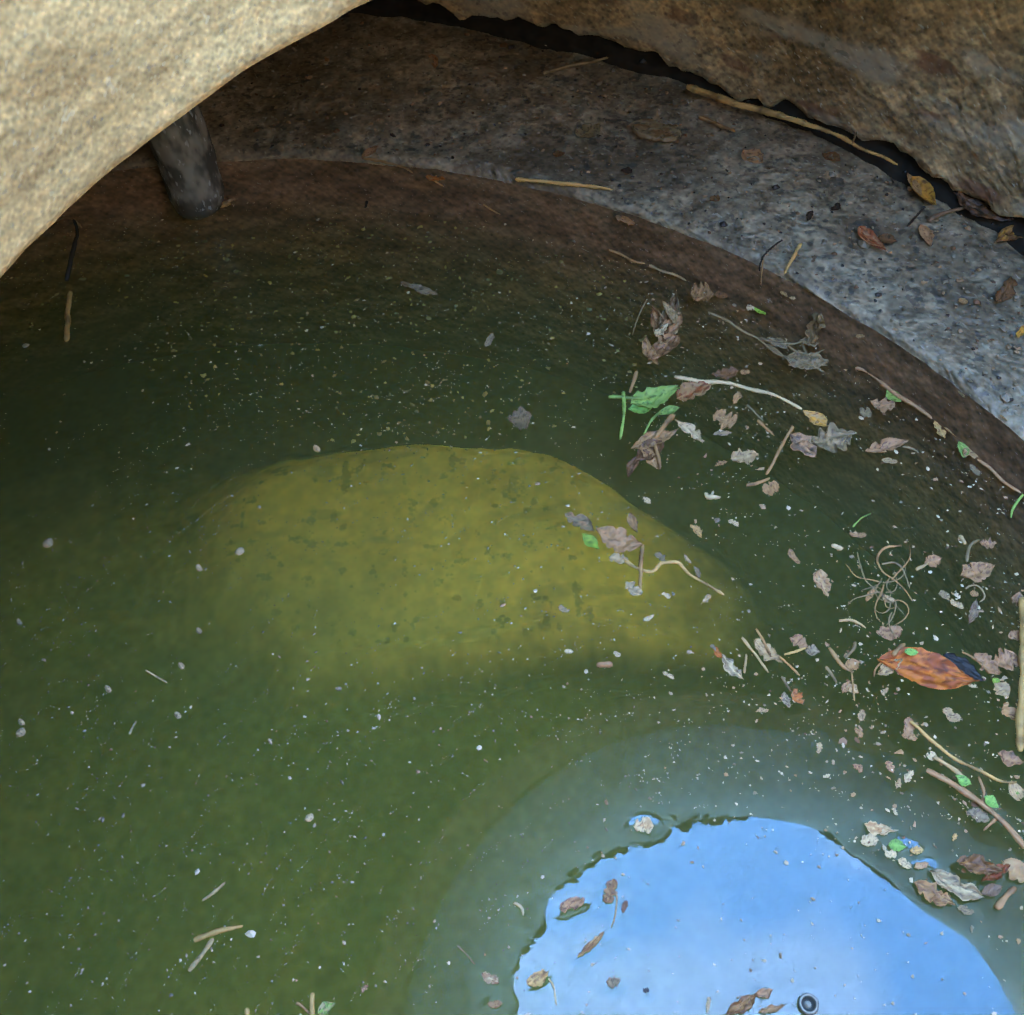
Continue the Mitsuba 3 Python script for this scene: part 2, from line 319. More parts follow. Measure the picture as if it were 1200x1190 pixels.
def leaf(name, label, group, A, B, W, col, curl=0.25, crumple=0.06, lobes=0, second=None, parent=None, wall=False):
    A, B = np.array(A), np.array(B)
    L = np.linalg.norm(B - A)
    seed = int(rng.integers(1, 10 ** 6)); off = rng.uniform(0, 50, 3)
    nu, nv = (34, 17) if L > 0.035 else ((26, 11) if L > 0.014 else (18, 7))
    u, v = np.meshgrid(np.linspace(0, 1, nu), np.linspace(-1, 1, nv), indexing='ij')
    if name in ('leaf_flake', 'bead', 'mud_lump'):
        prof = np.sqrt(np.clip(1 - (2 * u - 1) ** 2, 0, 1)) ** 0.8
    else:
        e = rng.uniform(0.7, 1.15)
        prof = np.sin(np.pi * np.clip(u, 0, 1) ** e) ** 0.75
    prof = np.maximum(prof, 0.06)
    jag = 0.16 + 0.16 * lobes
    if name == 'leaf_flake': jag = 0.42 + 0.1 * lobes
    if name == 'bead': jag = 0.1
    nz = meshkit.fbm(np.stack([u * (3 + 2 * lobes) + off[0], np.sign(v) * 3 + off[1], u * 0 + off[2]], -1), 3, seed % 97) - 0.5
    tear = meshkit.noise(np.stack([u * 11 + off[2], np.sign(v) * 7 + off[0], u * 0 + 2], -1))
    half = W / 2 * prof * (1 + nz * 2 * jag) * (1 - (0.55 if name in ('leaf_flake', 'dead_leaf') else 0.15) * np.clip((tear - 0.55) / 0.3, 0, 1) * (name != 'bead'))
    bow = (meshkit.noise(np.array([off]))[0] - 0.5) * 0.25 * L * np.sin(np.pi * u)
    x = u * L + (meshkit.fbm(np.stack([v * 2 + off[1], u * 2, u * 0 + 3], -1), 2, seed % 89) - 0.5) * 0.22 * L * (np.abs(v) > 0.2)
    y = v * half + bow
    h = curl * half * v ** 2 * 0.9 + 0.18 * curl * L * (2 * u - 1) ** 2
    cr = meshkit.fbm(np.stack([u * 4.5 + off[2], v * 2.4 * max(W / L, 0.35) * 2 + off[0], u * 0 + off[1]], -1), 3, seed % 83) - 0.5
    h = h + min(crumple, 0.24) * 0.85 * L * np.abs(cr) * 2
    fold = meshkit.fbm(np.stack([u * 9 + off[0], v * 5 + off[2], u * 0], -1), 2, seed % 79) - 0.5
    h = h + fold * min(crumple, 0.15) * 0.35 * L
    rib = np.exp(-(v / 0.13) ** 2) * 0.02 * W
    thick = 0.0005 if L > 0.012 else 0.0004
    if name == 'bead': thick = 0.3 * W
    if name == 'mud_lump': thick = 0.004
    h = h + rib
    edge = np.where((np.abs(v) > 0.99) | (u < 0.001) | (u > 0.999), 0.35, 1.0)
    top = np.stack([x, y, h + thick * 0.5 * edge], -1).reshape(-1, 3)
    bot = np.stack([x, y, h - thick * 0.5 * edge], -1).reshape(-1, 3)
    P, q = closed_sheet(top, bot, nu, nv)
    P[:, 2] -= P[:, 2].min()
    t = (B - A) / L
    if wall:
        m = (A + B) / 2; nrm = np.array([CH[0] - m[0], CH[1] - m[1], 0.0]); nrm /= np.linalg.norm(nrm); sink = 0.0008
    else:
        nrm = np.array([0, 0, 1.0]); sink = 0.0012 if A[2] < 0.02 else 0.0028
    t = t - nrm * (t @ nrm); t /= np.linalg.norm(t)
    s = np.cross(nrm, t)
    V = A + P[:, :1] * t + P[:, 1:2] * s + (P[:, 2:3] - sink) * nrm
    base = np.array(COL[col]); two = np.array(COL[second]) if second else base * 0.62
    g = meshkit.fbm(np.stack([u * 5 + off[1], v * 3 + off[2], u * 0 + off[0]], -1), 3, seed % 71)
    if name == 'big_dead_leaf': g = meshkit.fbm(np.stack([u * 9 + off[1], v * 5 + off[2], u * 0 + off[0]], -1), 3, 5)
    k = np.clip((g - 0.46) / (0.07 if name == 'big_dead_leaf' else 0.16), 0, 1)[..., None] * (0.85 if second else 0.6)
    c = base * (1 - k) + two * k
    vein = np.exp(-(v / 0.1) ** 2) + 0.6 * np.exp(-((((u * 9 - np.abs(v) * 2.0) % 1.0) - 0.5) / 0.12) ** 2) * (L > 0.03)
    c = c * (1 + 0.22 * np.clip(vein, 0, 1)[..., None] * (name != 'bead'))
    spot = meshkit.fbm(np.stack([u * 14 + off[0], v * 9 + off[1], u * 0 + 5], -1), 2, seed % 67)
    c = c * (1 - 0.55 * np.clip((spot - 0.6) / 0.12, 0, 1)[..., None]) * rng.uniform(0.85, 1.12)
    c = np.clip(np.vstack([c.reshape(-1, 3)] * 2), 0, 0.9)
    key = add(name, (V, q), 'mat_litter', smooth=True, color=c * [0.82, 0.54, 0.28])
    register_thing(key, name, label, group, parent)
    if not wall and A[2] < 0.02:
        FLOATERS.append((A[:2], B[:2], W / 2 * 0.8))
    return key

def stick(name, label, group, pts, r, col, taper=0.7, parent=None):
    P = np.array(pts, float)
    off = rng.uniform(0, 60, 3)
    d = np.r_[0, np.cumsum(np.linalg.norm(np.diff(P, axis=0), axis=1))]; L = d[-1]
    from scipy.interpolate import PchipInterpolator
    m = int(np.clip(L / 0.0022, 8, 80))
    s = np.linspace(0, L, m)
    Q = PchipInterpolator(d, P, axis=0)(s)
    wob = np.stack([meshkit.fbm(np.c_[s * 60 + off[k], s * 0 + k, s * 0 + off[2]], 3) - 0.5 for k in range(3)], 1)
    Q[:, :2] += wob[:, :2] * min(2.6 * r, 0.003)
    Q[:, 2] += np.abs(wob[:, 2]) * min(2.0 * r, 0.002)
    tan = np.gradient(Q, axis=0); tan /= np.linalg.norm(tan, axis=1, keepdims=True) + 1e-12
    a = np.cross(tan, [0, 0, 1.0]); la = np.linalg.norm(a, axis=1, keepdims=True); a = np.where(la > 0.1, a / np.maximum(la, 1e-9), [1.0, 0, 0]); b = np.cross(a, tan)
    sides = 9 if r > 0.0014 else 6
    rad = r * (1 + (taper - 1) * s / L) * (1 + 0.75 * (meshkit.fbm(np.c_[s / r * 0.22 + off[0], s * 0, s * 0], 2) - 0.5))
    if name == 'root':
        node = np.exp(-(((s / 0.017 + 0.15 * np.sin(s * 200)) % 1.0 - 0.5) / 0.10) ** 2)
        rad *= 1 + 0.32 * node * (s < 0.14)
    rad[0] *= 0.75; rad[-1] *= 0.6
    th = np.arange(sides) * 2 * np.pi / sides
    rr = rad[:, None] * (1 + 0.12 * np.cos(2 * th + off[1])[None])
    V = Q[:, None] + rr[..., None] * (np.cos(th)[None, :, None] * a[:, None] + np.sin(th)[None, :, None] * b[:, None])
    V = V.reshape(-1, 3)
    i, j = np.meshgrid(np.arange(m - 1), np.arange(sides), indexing='ij')
    q = np.stack([i * sides + j, i * sides + (j + 1) % sides, (i + 1) * sides + (j + 1) % sides, (i + 1) * sides + j], -1).reshape(-1, 4)
    tri = np.vstack([q[:, [0, 1, 2]], q[:, [0, 2, 3]]])
    n0 = len(V); V = np.vstack([V, Q[0] - tan[0] * rad[0] * 0.3, Q[-1] + tan[-1] * rad[-1] * 0.3])
    k = np.arange(sides)
    tri = np.vstack([tri, np.stack([np.full(sides, n0), (k + 1) % sides, k], 1), np.stack([np.full(sides, n0 + 1), (m - 1) * sides + k, (m - 1) * sides + (k + 1) % sides], 1)])
    base = np.array(COL[col])
    g = meshkit.fbm(np.c_[V * [900, 900, 900]] + off, 2)
    g2 = meshkit.fbm(np.c_[V * 130] + off, 2)
    c = base * (0.72 + 0.56 * g)[:, None] * (1 - 0.5 * np.clip((g2 - 0.56) / 0.14, 0, 1))[:, None] * rng.uniform(0.88, 1.1)
    if name == 'root':
        nn = np.repeat(np.r_[node], sides); nn = np.r_[nn, 0, 0]
        c = c * (1 - 0.55 * nn[:, None] * (meshkit.noise(V * 300) > 0.35)[:, None])
    key = add(name, trimesh.Trimesh(V, tri, process=False), 'mat_litter', smooth=True, color=np.clip(c, 0, 0.9) * [0.84, 0.57, 0.29])
    register_thing(key, name, label, group, parent)
    if P[:, 2].max() < 0.02 and r > 0.0006:
        for p0, p1 in zip(P[:-1], P[1:]):
            FLOATERS.append((p0[:2], p1[:2], r * 0.8))
    return key

def seed_pod(c, r):
    V, q = loft([ring(c[0], c[1], r * k, c[2] + r * z, 28) for k, z in [(0.05, -0.7), (0.6, -0.6), (0.95, -0.2), (1.0, 0.15), (0.92, 0.34), (0.78, 0.36), (0.68, 0.25), (0.62, -0.1), (0.4, -0.35), (0.33, -0.2), (0.25, 0.05), (0.03, 0.12)]])
    g = np.array([0.9, 0.9, 0.8, 0.35, 0.5, 0.8, 0.35, 0.16, 0.12, 0.5, 0.8, 0.9]); c3 = np.repeat(g, 28)[:, None] * np.array([0.34, 0.30, 0.23])
    key = add('seed_case', (V, q), 'mat_litter', smooth=True, color=c3 * (0.7 + 0.6 * meshkit.fbm(V * 900, 2))[:, None])
    labels[key] = {'label': 'round hollow seed case floating at the bottom of the sky reflection', 'category': 'seed case'}
    FLOATERS.append((np.array(c[:2]), np.array(c[:2]) + 1e-4, r))

# ------------------------------------------------------------------ litter: every piece, in metres
stick('root', 'long pale jointed root lying in the dark joint behind the ledge', 'sticks lying on the ledge', [(0.0095, 0.6101, 0.0585), (0.0251, 0.5982, 0.0585), (0.0449, 0.5828, 0.0585), (0.0649, 0.5707, 0.0585), (0.0784, 0.5597, 0.0585), (0.0947, 0.5484, 0.0585), (0.1075, 0.5367, 0.0585), (0.1200, 0.5204, 0.0585), (0.1312, 0.5094, 0.0585), (0.1391, 0.5008, 0.0585)], 0.00267, 'straw', taper=0.3)
stick('twig', 'thin grey twig crossing the thin end of the long root', 'sticks lying on the ledge', [(0.1229, 0.5436, 0.0625), (0.1159, 0.5307, 0.0625), (0.1111, 0.5216, 0.0625)], 0.00093, 'grey', taper=0.7)
stick('straw', 'short straw lying on the ledge below the thick end of the long root', 'sticks lying on the ledge', [(0.0154, 0.5868, 0.0485), (0.0276, 0.5758, 0.0485), (0.0397, 0.5659, 0.0485)], 0.00128, 'tan', taper=0.7)
stick('stick', 'pale grey stick under the joint, left of the long root', 'sticks lying on the ledge', [(-0.0955, 0.6550, 0.0505), (-0.0759, 0.6615, 0.0505), (-0.0585, 0.6648, 0.0505), (-0.0431, 0.6685, 0.0505)], 0.00136, 'grey', taper=0.7)
stick('straw', 'long pale straw lying along the ledge edge above the brown band', 'litter caught along the waterline', [(-0.1265, 0.5332, 0.0475), (-0.1047, 0.5275, 0.0475), (-0.0807, 0.5206, 0.0475), (-0.0589, 0.5131, 0.0475)], 0.00153, 'straw', taper=0.7)
leaf('leaf', 'small pinkish leaf scrap high on the dark back ledge', 'leaf litter lying on the ledge', (-0.1838, 0.7031, 0.0465), (-0.1801, 0.6834, 0.0465), 0.0074, 'pink', curl=0.25, crumple=0.06, lobes=1)
leaf('leaf', 'pinkish dry leaf on the ledge below the long root', 'leaf litter lying on the ledge', (0.0426, 0.5483, 0.0465), (0.0529, 0.5312, 0.0465), 0.0160, 'pink', curl=0.25, crumple=0.15, lobes=1)
leaf('leaf', 'yellow brown curled leaf standing by the joint at the right', 'leaf litter lying on the ledge', (0.1481, 0.4922, 0.0525), (0.1553, 0.4641, 0.0525), 0.0142, 'yellow', curl=0.6, crumple=0.06, lobes=0, second='brown')
leaf('leaf', 'pale narrow leaf tip left of the yellow brown curled leaf', 'leaf litter lying on the ledge', (0.1468, 0.4961, 0.0545), (0.1488, 0.4739, 0.0545), 0.0066, 'tan', curl=0.3, crumple=0.06, lobes=0)
leaf('leaf', 'red brown folded leaf lying alone on the grey ledge', 'leaf litter lying on the ledge', (0.1024, 0.4550, 0.0465), (0.1146, 0.4313, 0.0465), 0.0111, 'rust', curl=0.5, crumple=0.06, lobes=0, second='pink')
leaf('leaf', 'dull brown leaf end touching the red brown folded leaf', 'leaf litter lying on the ledge', (0.1137, 0.4449, 0.0465), (0.1250, 0.4401, 0.0465), 0.0103, 'brown', curl=0.3, crumple=0.06, lobes=0)
leaf('leaf', 'pinkish leaf scrap below the yellow brown curled leaf', 'leaf litter lying on the ledge', (0.1450, 0.4531, 0.0465), (0.1447, 0.4326, 0.0465), 0.0092, 'pink', curl=0.25, crumple=0.15, lobes=0)
stick('twig', 'dark bent twig right of the yellow brown curled leaf', 'sticks lying on the ledge', [(0.1484, 0.4527, 0.0495), (0.1605, 0.4582, 0.0495), (0.1717, 0.4603, 0.0495), (0.1838, 0.4650, 0.0495)], 0.00175, 'purple', taper=0.7)
stick('twig', 'dark thin twig left of the pinkish leaf scrap on the ledge', 'sticks lying on the ledge', [(0.1335, 0.4494, 0.0485), (0.1415, 0.4571, 0.0485), (0.1499, 0.4657, 0.0485)], 0.00087, 'dark', taper=0.7)
leaf('leaf', 'dark crumpled leaf packed in the joint at the far right', 'leaf litter lying on the ledge', (0.1727, 0.4709, 0.0525), (0.1992, 0.4412, 0.0525), 0.0261, 'dark', curl=0.3, crumple=0.3, lobes=0, second='brown')
leaf('leaf', 'brown leaf in the joint by the right picture edge', 'leaf litter lying on the ledge', (0.1854, 0.4260, 0.0505), (0.2091, 0.4366, 0.0505), 0.0137, 'brown', curl=0.25, crumple=0.25, lobes=0, second='yellow')
leaf('leaf', 'small brown leaf lying on the ledge right of the round leaf stain', 'leaf litter lying on the ledge', (0.0982, 0.5370, 0.0465), (0.1084, 0.5278, 0.0465), 0.0115, 'brown', curl=0.25, crumple=0.2, lobes=0)
stick('straw', 'pale straw leaning over the ledge edge beside a thin dark stem', 'litter caught along the waterline', [(0.0589, 0.4381, 0.0505), (0.0504, 0.4258, 0.0505), (0.0417, 0.4122, 0.0505)], 0.00142, 'straw', taper=0.7)
stick('stem', 'thin dark stem bent over the ledge edge left of the pale straw', 'litter caught along the waterline', [(0.0476, 0.4445, 0.0495), (0.0366, 0.4358, 0.0495), (0.0313, 0.4297, 0.0495), (0.0270, 0.4172, 0.0495)], 0.00071, 'dark', taper=0.7)
stick('straw', 'hair thin straw hanging from the ledge edge', 'litter caught along the waterline', [(0.0318, 0.4297, 0.0475), (0.0281, 0.4170, 0.0475), (0.0253, 0.4061, 0.0475)], 0.00056, 'tan', taper=0.7)
leaf('mud_lump', 'flat tan mud lump with a dark crack on the ledge', None, (-0.0342, 0.5830, 0.0465), (-0.0005, 0.5682, 0.0465), 0.0222, 'grey', curl=0.1, crumple=0.12, lobes=1, second='brown')
leaf('leaf_flake', 'pale leaf scrap on the ledge above the brown band', 'leaf litter lying on the ledge', (-0.0752, 0.5797, 0.0465), (-0.0594, 0.5912, 0.0465), 0.0149, 'grey', curl=0.2, crumple=0.12, lobes=1)
leaf('leaf_flake', 'small orange chip at the ledge edge above the water', 'litter caught along the waterline', (-0.1918, 0.5493, 0.0465), (-0.1783, 0.5438, 0.0465), 0.0073, 'orange', curl=0.2, crumple=0.12, lobes=1, second='tan')
stick('twig', 'thin twig hanging over the ledge edge left of the orange chip', 'litter caught along the waterline', [(-0.2380, 0.5733, 0.0465), (-0.2220, 0.5662, 0.0465), (-0.2094, 0.5595, 0.0465), (-0.2006, 0.5515, 0.0465)], 0.00095, 'tan', taper=0.7)
leaf('leaf', 'small pale leaf curl at the left end of the hanging twig', 'litter caught along the waterline', (-0.2387, 0.5774, 0.0465), (-0.2272, 0.5882, 0.0465), 0.0077, 'pink', curl=0.4, crumple=0.06, lobes=0)
stick('stem', 'thin curved stem hanging from the ledge into the water', 'litter caught along the waterline', [(-0.1635, 0.5905, 0.0120), (-0.1597, 0.5714, 0.0120), (-0.1514, 0.5543, 0.0120), (-0.1392, 0.5390, 0.0120)], 0.00098, 'tan', taper=0.7)
stick('twig', 'small pale twig in the brown band below the orange chip', 'litter stuck on the stained wall', [(-0.1894, 0.5630, 0.0327), (-0.1847, 0.5614, 0.0288), (-0.1799, 0.5597, 0.0257)], 0.00096, 'tan', taper=0.7)
leaf('leaf_flake', 'yellow leaf scrap on the ledge at the right picture edge', 'leaf litter lying on the ledge', (0.1739, 0.3462, 0.0465), (0.1805, 0.3544, 0.0465), 0.0043, 'yellow', curl=0.2, crumple=0.12, lobes=1)
leaf('leaf_flake', 'tan leaf scrap on the ledge below the joint at the far right', 'leaf litter lying on the ledge', (0.1716, 0.3757, 0.0465), (0.1861, 0.3942, 0.0465), 0.0097, 'brown', curl=0.2, crumple=0.2, lobes=1)
leaf('leaf_flake', 'small brown scrap low on the ledge above the pale straw', 'leaf litter lying on the ledge', (-0.0959, 0.5605, 0.0465), (-0.0884, 0.5637, 0.0465), 0.0070, 'brown', curl=0.2, crumple=0.12, lobes=1)
leaf('leaf_flake', 'brown scrap on the ledge above the end of the pale straw', 'leaf litter lying on the ledge', (-0.0481, 0.5386, 0.0465), (-0.0417, 0.5337, 0.0465), 0.0067, 'dark', curl=0.2, crumple=0.12, lobes=1)
leaf('leaf_flake', 'brown scrap in the middle of the grey ledge', 'leaf litter lying on the ledge', (0.0086, 0.4975, 0.0465), (0.0160, 0.4995, 0.0465), 0.0064, 'brown', curl=0.2, crumple=0.12, lobes=1)
leaf('leaf_flake', 'tiny dark scrap left of the red brown folded leaf', 'leaf litter lying on the ledge', (0.0897, 0.4761, 0.0465), (0.0967, 0.4822, 0.0465), 0.0054, 'dark', curl=0.2, crumple=0.12, lobes=1)
leaf('leaf_flake', 'small scrap on the pale right part of the ledge', 'leaf litter lying on the ledge', (0.1489, 0.3829, 0.0465), (0.1530, 0.3778, 0.0465), 0.0055, 'tan', curl=0.2, crumple=0.12, lobes=1)
leaf('leaf_flake', 'dark thin scrap above the pale leaning straw', 'leaf litter lying on the ledge', (0.0716, 0.4679, 0.0465), (0.0762, 0.4773, 0.0465), 0.0043, 'dark', curl=0.2, crumple=0.12, lobes=1)
leaf('leaf_flake', 'pale pink scrap stuck high on the brown band', 'litter stuck on the stained wall', (-0.0573, 0.4998, 0.0344), (-0.0456, 0.4921, 0.0338), 0.0067, 'pink', curl=0.2, crumple=0.12, lobes=1, wall=True)
leaf('leaf_flake', 'pale scrap on the brown band under the hair thin straw', 'litter stuck on the stained wall', (0.0439, 0.4185, 0.0276), (0.0480, 0.4143, 0.0273), 0.0035, 'pale', curl=0.2, crumple=0.12, lobes=1, wall=True)
leaf('leaf_flake', 'pale chip on the brown band at the right', 'litter stuck on the stained wall', (0.1285, 0.3120, 0.0379), (0.1313, 0.3075, 0.0362), 0.0026, 'pale', curl=0.2, crumple=0.12, lobes=1, wall=True)
leaf('leaf_flake', 'second pale chip near the right end of the brown band', 'litter stuck on the stained wall', (0.1429, 0.2877, 0.0429), (0.1459, 0.2824, 0.0435), 0.0021, 'pale', curl=0.2, crumple=0.12, lobes=1, wall=True)
leaf('leaf_flake', 'grey brown frayed scrap on the brown band above the grey scum', 'litter stuck on the stained wall', (0.0653, 0.3959, 0.0012), (0.0664, 0.3947, 0.0298), 0.0126, 'grey', curl=0.2, crumple=0.25, lobes=2, wall=True)
leaf('leaf_flake', 'round pale scrap in the middle of the brown band', 'litter stuck on the stained wall', (0.0842, 0.3738, 0.0269), (0.0877, 0.3695, 0.0309), 0.0033, 'pale', curl=0.2, crumple=0.12, lobes=1, wall=True)
leaf('leaf_flake', 'tiny white scrap on the brown band left of the round scrap', 'litter stuck on the stained wall', (0.0492, 0.4131, 0.0263), (0.0521, 0.4101, 0.0289), 0.0024, 'white', curl=0.2, crumple=0.12, lobes=1, wall=True)
stick('stick', 'orange brown straw floating against the dark pipe', 'twigs and stems floating on the water', [(-0.3693, 0.5917, 0.0015), (-0.3590, 0.5904, 0.0015), (-0.3510, 0.5914, 0.0015)], 0.00203, 'straw', taper=0.9)
stick('stick', 'brown stick pointing away from the dark pipe', 'twigs and stems floating on the water', [(-0.3566, 0.5932, 0.0015), (-0.3449, 0.6000, 0.0015), (-0.3332, 0.6079, 0.0015)], 0.00136, 'tan', taper=0.7)
stick('stick', 'short orange stick floating alone at the left', 'twigs and stems floating on the water', [(-0.4636, 0.5059, 0.0015), (-0.4604, 0.4807, 0.0015), (-0.4577, 0.4548, 0.0015)], 0.00187, 'straw', taper=0.9)
stick('twig', 'dark twig standing in the water under the neck ring', None, [(-0.4703, 0.5213, -0.0020), (-0.4628, 0.5331, 0.0120), (-0.4525, 0.5375, 0.0300), (-0.4481, 0.5324, 0.0450)], 0.00159, 'black', taper=0.7)
stick('twig', 'pale thin side twig on the dark standing twig', 'twigs and stems floating on the water', [(-0.4790, 0.5621, 0.0200), (-0.4664, 0.5614, 0.0250), (-0.4553, 0.5534, 0.0200)], 0.00097, 'grey', taper=0.7)
stick('twig', 'small black twig by the back wall', 'twigs and stems floating on the water', [(-0.2529, 0.6061, 0.0015), (-0.2459, 0.5978, 0.0015), (-0.2423, 0.5828, 0.0015), (-0.2436, 0.5728, 0.0015)], 0.00135, 'black', taper=0.7)
stick('twig', 'small pale twig touching the small black twig', 'twigs and stems floating on the water', [(-0.2529, 0.6061, 0.0015), (-0.2439, 0.5996, 0.0015), (-0.2383, 0.5885, 0.0015)], 0.00102, 'tan', taper=0.7)
stick('twig', 'short brown twig between pipe and small black twig', 'twigs and stems floating on the water', [(-0.3250, 0.6294, 0.0015), (-0.3121, 0.6223, 0.0015), (-0.3033, 0.6136, 0.0015)], 0.00104, 'tan', taper=0.7)
leaf('dead_leaf', 'grey drifting leaf strip in the dark upper water', 'dead leaves floating on the water', (-0.2161, 0.4847, 0.0015), (-0.1895, 0.4701, 0.0015), 0.0076, 'bluegrey', curl=0.1, crumple=0.2, lobes=1)
leaf('leaf_flake', 'square grey flake above the pale bed patch', 'flakes of dead leaf floating on the water', (-0.1459, 0.3489, 0.0015), (-0.1313, 0.3500, 0.0015), 0.0177, 'grey', curl=0.2, crumple=0.05, lobes=1)
leaf('leaf_flake', 'faint pale flake in the dark upper water', 'flakes of dead leaf floating on the water', (-0.1576, 0.4168, 0.0015), (-0.1522, 0.4275, 0.0015), 0.0054, 'bluegrey', curl=0.2, crumple=0.12, lobes=1)
leaf('leaf_flake', 'tan flake at the waterline under the brown band', 'litter caught along the waterline', (-0.0087, 0.4497, 0.0015), (0.0075, 0.4478, 0.0015), 0.0195, 'tan', curl=0.2, crumple=0.2, lobes=2)
leaf('leaf_flake', 'brown curl right of the tan waterline flake', 'litter caught along the waterline', (0.0079, 0.4481, 0.0015), (0.0169, 0.4447, 0.0015), 0.0082, 'brown', curl=0.2, crumple=0.12, lobes=1)
stick('twig', 'string of pale crumbs along the waterline', 'litter caught along the waterline', [(-0.0607, 0.5016, 0.0015), (-0.0527, 0.4951, 0.0015), (-0.0447, 0.4886, 0.0015), (-0.0358, 0.4848, 0.0015)], 0.00126, 'tan', taper=0.7)
stick('twig', 'pale stem along the waterline left of the tan flake', 'litter caught along the waterline', [(-0.0343, 0.4819, 0.0015), (-0.0259, 0.4755, 0.0015), (-0.0172, 0.4709, 0.0015), (-0.0103, 0.4639, 0.0015)], 0.00124, 'pale', taper=0.7)
leaf('leaf_flake', 'white bead beside the small green leaf at the waterline', 'litter caught along the waterline', (0.0280, 0.4326, 0.0015), (0.0339, 0.4319, 0.0015), 0.0075, 'white', curl=0.2, crumple=0.12, lobes=1)
leaf('green_leaf', 'small bright green leaf at the waterline below the brown band', 'green leaf bits floating on the water', (0.0348, 0.4335, 0.0015), (0.0396, 0.4246, 0.0015), 0.0069, 'lime', curl=0.3, crumple=0.02, lobes=0)
stick('stem', 'faint pale stem running towards the grey scum', 'twigs and stems floating on the water', [(0.0004, 0.4300, 0.0015), (0.0108, 0.4213, 0.0015), (0.0216, 0.4094, 0.0015), (0.0320, 0.3993, 0.0015), (0.0369, 0.3892, 0.0015)], 0.00118, 'grey', taper=0.7)
leaf('crumpled_leaf__lobe', '', 'dead leaves floating on the water', (-0.0213, 0.4452, 0.0015), (-0.0370, 0.4136, 0.0015), 0.0126, 'grey', curl=0.55, crumple=0.22, lobes=0, second='brown', parent=1)
leaf('crumpled_leaf__lobe', '', 'dead leaves floating on the water', (-0.0384, 0.4370, 0.0015), (-0.0350, 0.4037, 0.0015), 0.0113, 'brown', curl=0.5, crumple=0.24, lobes=0, second='tan', parent=1)
leaf('crumpled_leaf__lobe', '', 'dead leaves floating on the water', (-0.0198, 0.4281, 0.0015), (-0.0389, 0.4009, 0.0015), 0.0118, 'pink', curl=0.6, crumple=0.22, lobes=0, second='pale', parent=1)
leaf('crumpled_leaf__lobe', '', 'dead leaves floating on the water', (-0.0241, 0.4089, 0.0015), (-0.0477, 0.3893, 0.0015), 0.0142, 'brown', curl=0.5, crumple=0.2, lobes=0, second='pink', parent=1)
leaf('crumpled_leaf__lobe', '', 'dead leaves floating on the water', (-0.0465, 0.4098, 0.0015), (-0.0426, 0.3840, 0.0015), 0.0087, 'tan', curl=0.5, crumple=0.24, lobes=0, second='brown', parent=1)
leaf('crumpled_leaf__lobe', '', 'dead leaves floating on the water', (-0.0307, 0.4395, 0.0045), (-0.0255, 0.4188, 0.0045), 0.0067, 'pale', curl=0.5, crumple=0.2, lobes=0, parent=1)
leaf('crumpled_leaf__lobe', '', 'dead leaves floating on the water', (-0.0403, 0.4075, 0.0055), (-0.0304, 0.4178, 0.0055), 0.0062, 'white', curl=0.5, crumple=0.2, lobes=0, parent=1)
labels['crumpled_leaf'] = {'label': 'crumpled grey brown leaf floating highest above the green sprig', 'category': 'leaf'}
stick('stem', 'thin dark stem left of the crumpled brown leaf', 'twigs and stems floating on the water', [(-0.0412, 0.4467, 0.0015), (-0.0486, 0.4331, 0.0015), (-0.0553, 0.4149, 0.0015)], 0.00060, 'grey', taper=0.7)
stick('reed', 'long white bent reed floating right of the green sprig', None, [(-0.0321, 0.3736, 0.0015), (-0.0162, 0.3688, 0.0015), (0.0001, 0.3640, 0.0015), (0.0160, 0.3578, 0.0015), (0.0288, 0.3512, 0.0015), (0.0384, 0.3435, 0.0015), (0.0454, 0.3369, 0.0015)], 0.00170, 'white', taper=0.6)
leaf('green_sprig__leaf', '', 'green leaf bits floating on the water', (-0.0631, 0.3530, 0.0015), (-0.0326, 0.3631, 0.0015), 0.0184, 'mint', curl=0.3, crumple=0.1, lobes=1, parent=1)
leaf('green_sprig__leaf', '', 'green leaf bits floating on the water', (-0.0664, 0.3490, 0.0015), (-0.0499, 0.3501, 0.0015), 0.0115, 'green', curl=0.3, crumple=0.06, lobes=1, parent=1)
leaf('green_sprig__leaf', '', 'green leaf bits floating on the water', (-0.0476, 0.3426, 0.0015), (-0.0335, 0.3469, 0.0015), 0.0070, 'mint', curl=0.3, crumple=0.06, lobes=0, parent=1)
stick('green_sprig__stem', '', 'green leaf bits floating on the water', [(-0.0792, 0.3600, 0.0025), (-0.0691, 0.3589, 0.0025), (-0.0569, 0.3568, 0.0025)], 0.00142, 'mint', taper=0.7, parent=1)
stick('green_sprig__stem', '', 'green leaf bits floating on the water', [(-0.0456, 0.3453, 0.0015), (-0.0541, 0.3368, 0.0015), (-0.0595, 0.3260, 0.0015)], 0.00111, 'mint', taper=0.7, parent=1)
stick('green_sprig__stem', '', 'green leaf bits floating on the water', [(-0.0681, 0.3625, 0.0025), (-0.0713, 0.3423, 0.0025), (-0.0753, 0.3242, 0.0025)], 0.00140, 'mint', taper=0.7, parent=1)
labels['green_sprig'] = {'label': 'bright green leafy sprig floating beside the long white reed', 'category': 'sprig'}
stick('stem', 'pale stem crossing the top of the green sprig', 'twigs and stems floating on the water', [(-0.0572, 0.3795, 0.0035), (-0.0609, 0.3692, 0.0035), (-0.0641, 0.3620, 0.0035)], 0.00143, 'tan', taper=0.7)
leaf('dead_leaf', 'orange brown leaf between the green sprig and the reed', 'dead leaves floating on the water', (-0.0340, 0.3543, 0.0015), (-0.0102, 0.3637, 0.0015), 0.0169, 'tan', curl=0.35, crumple=0.12, lobes=0, second='rust')
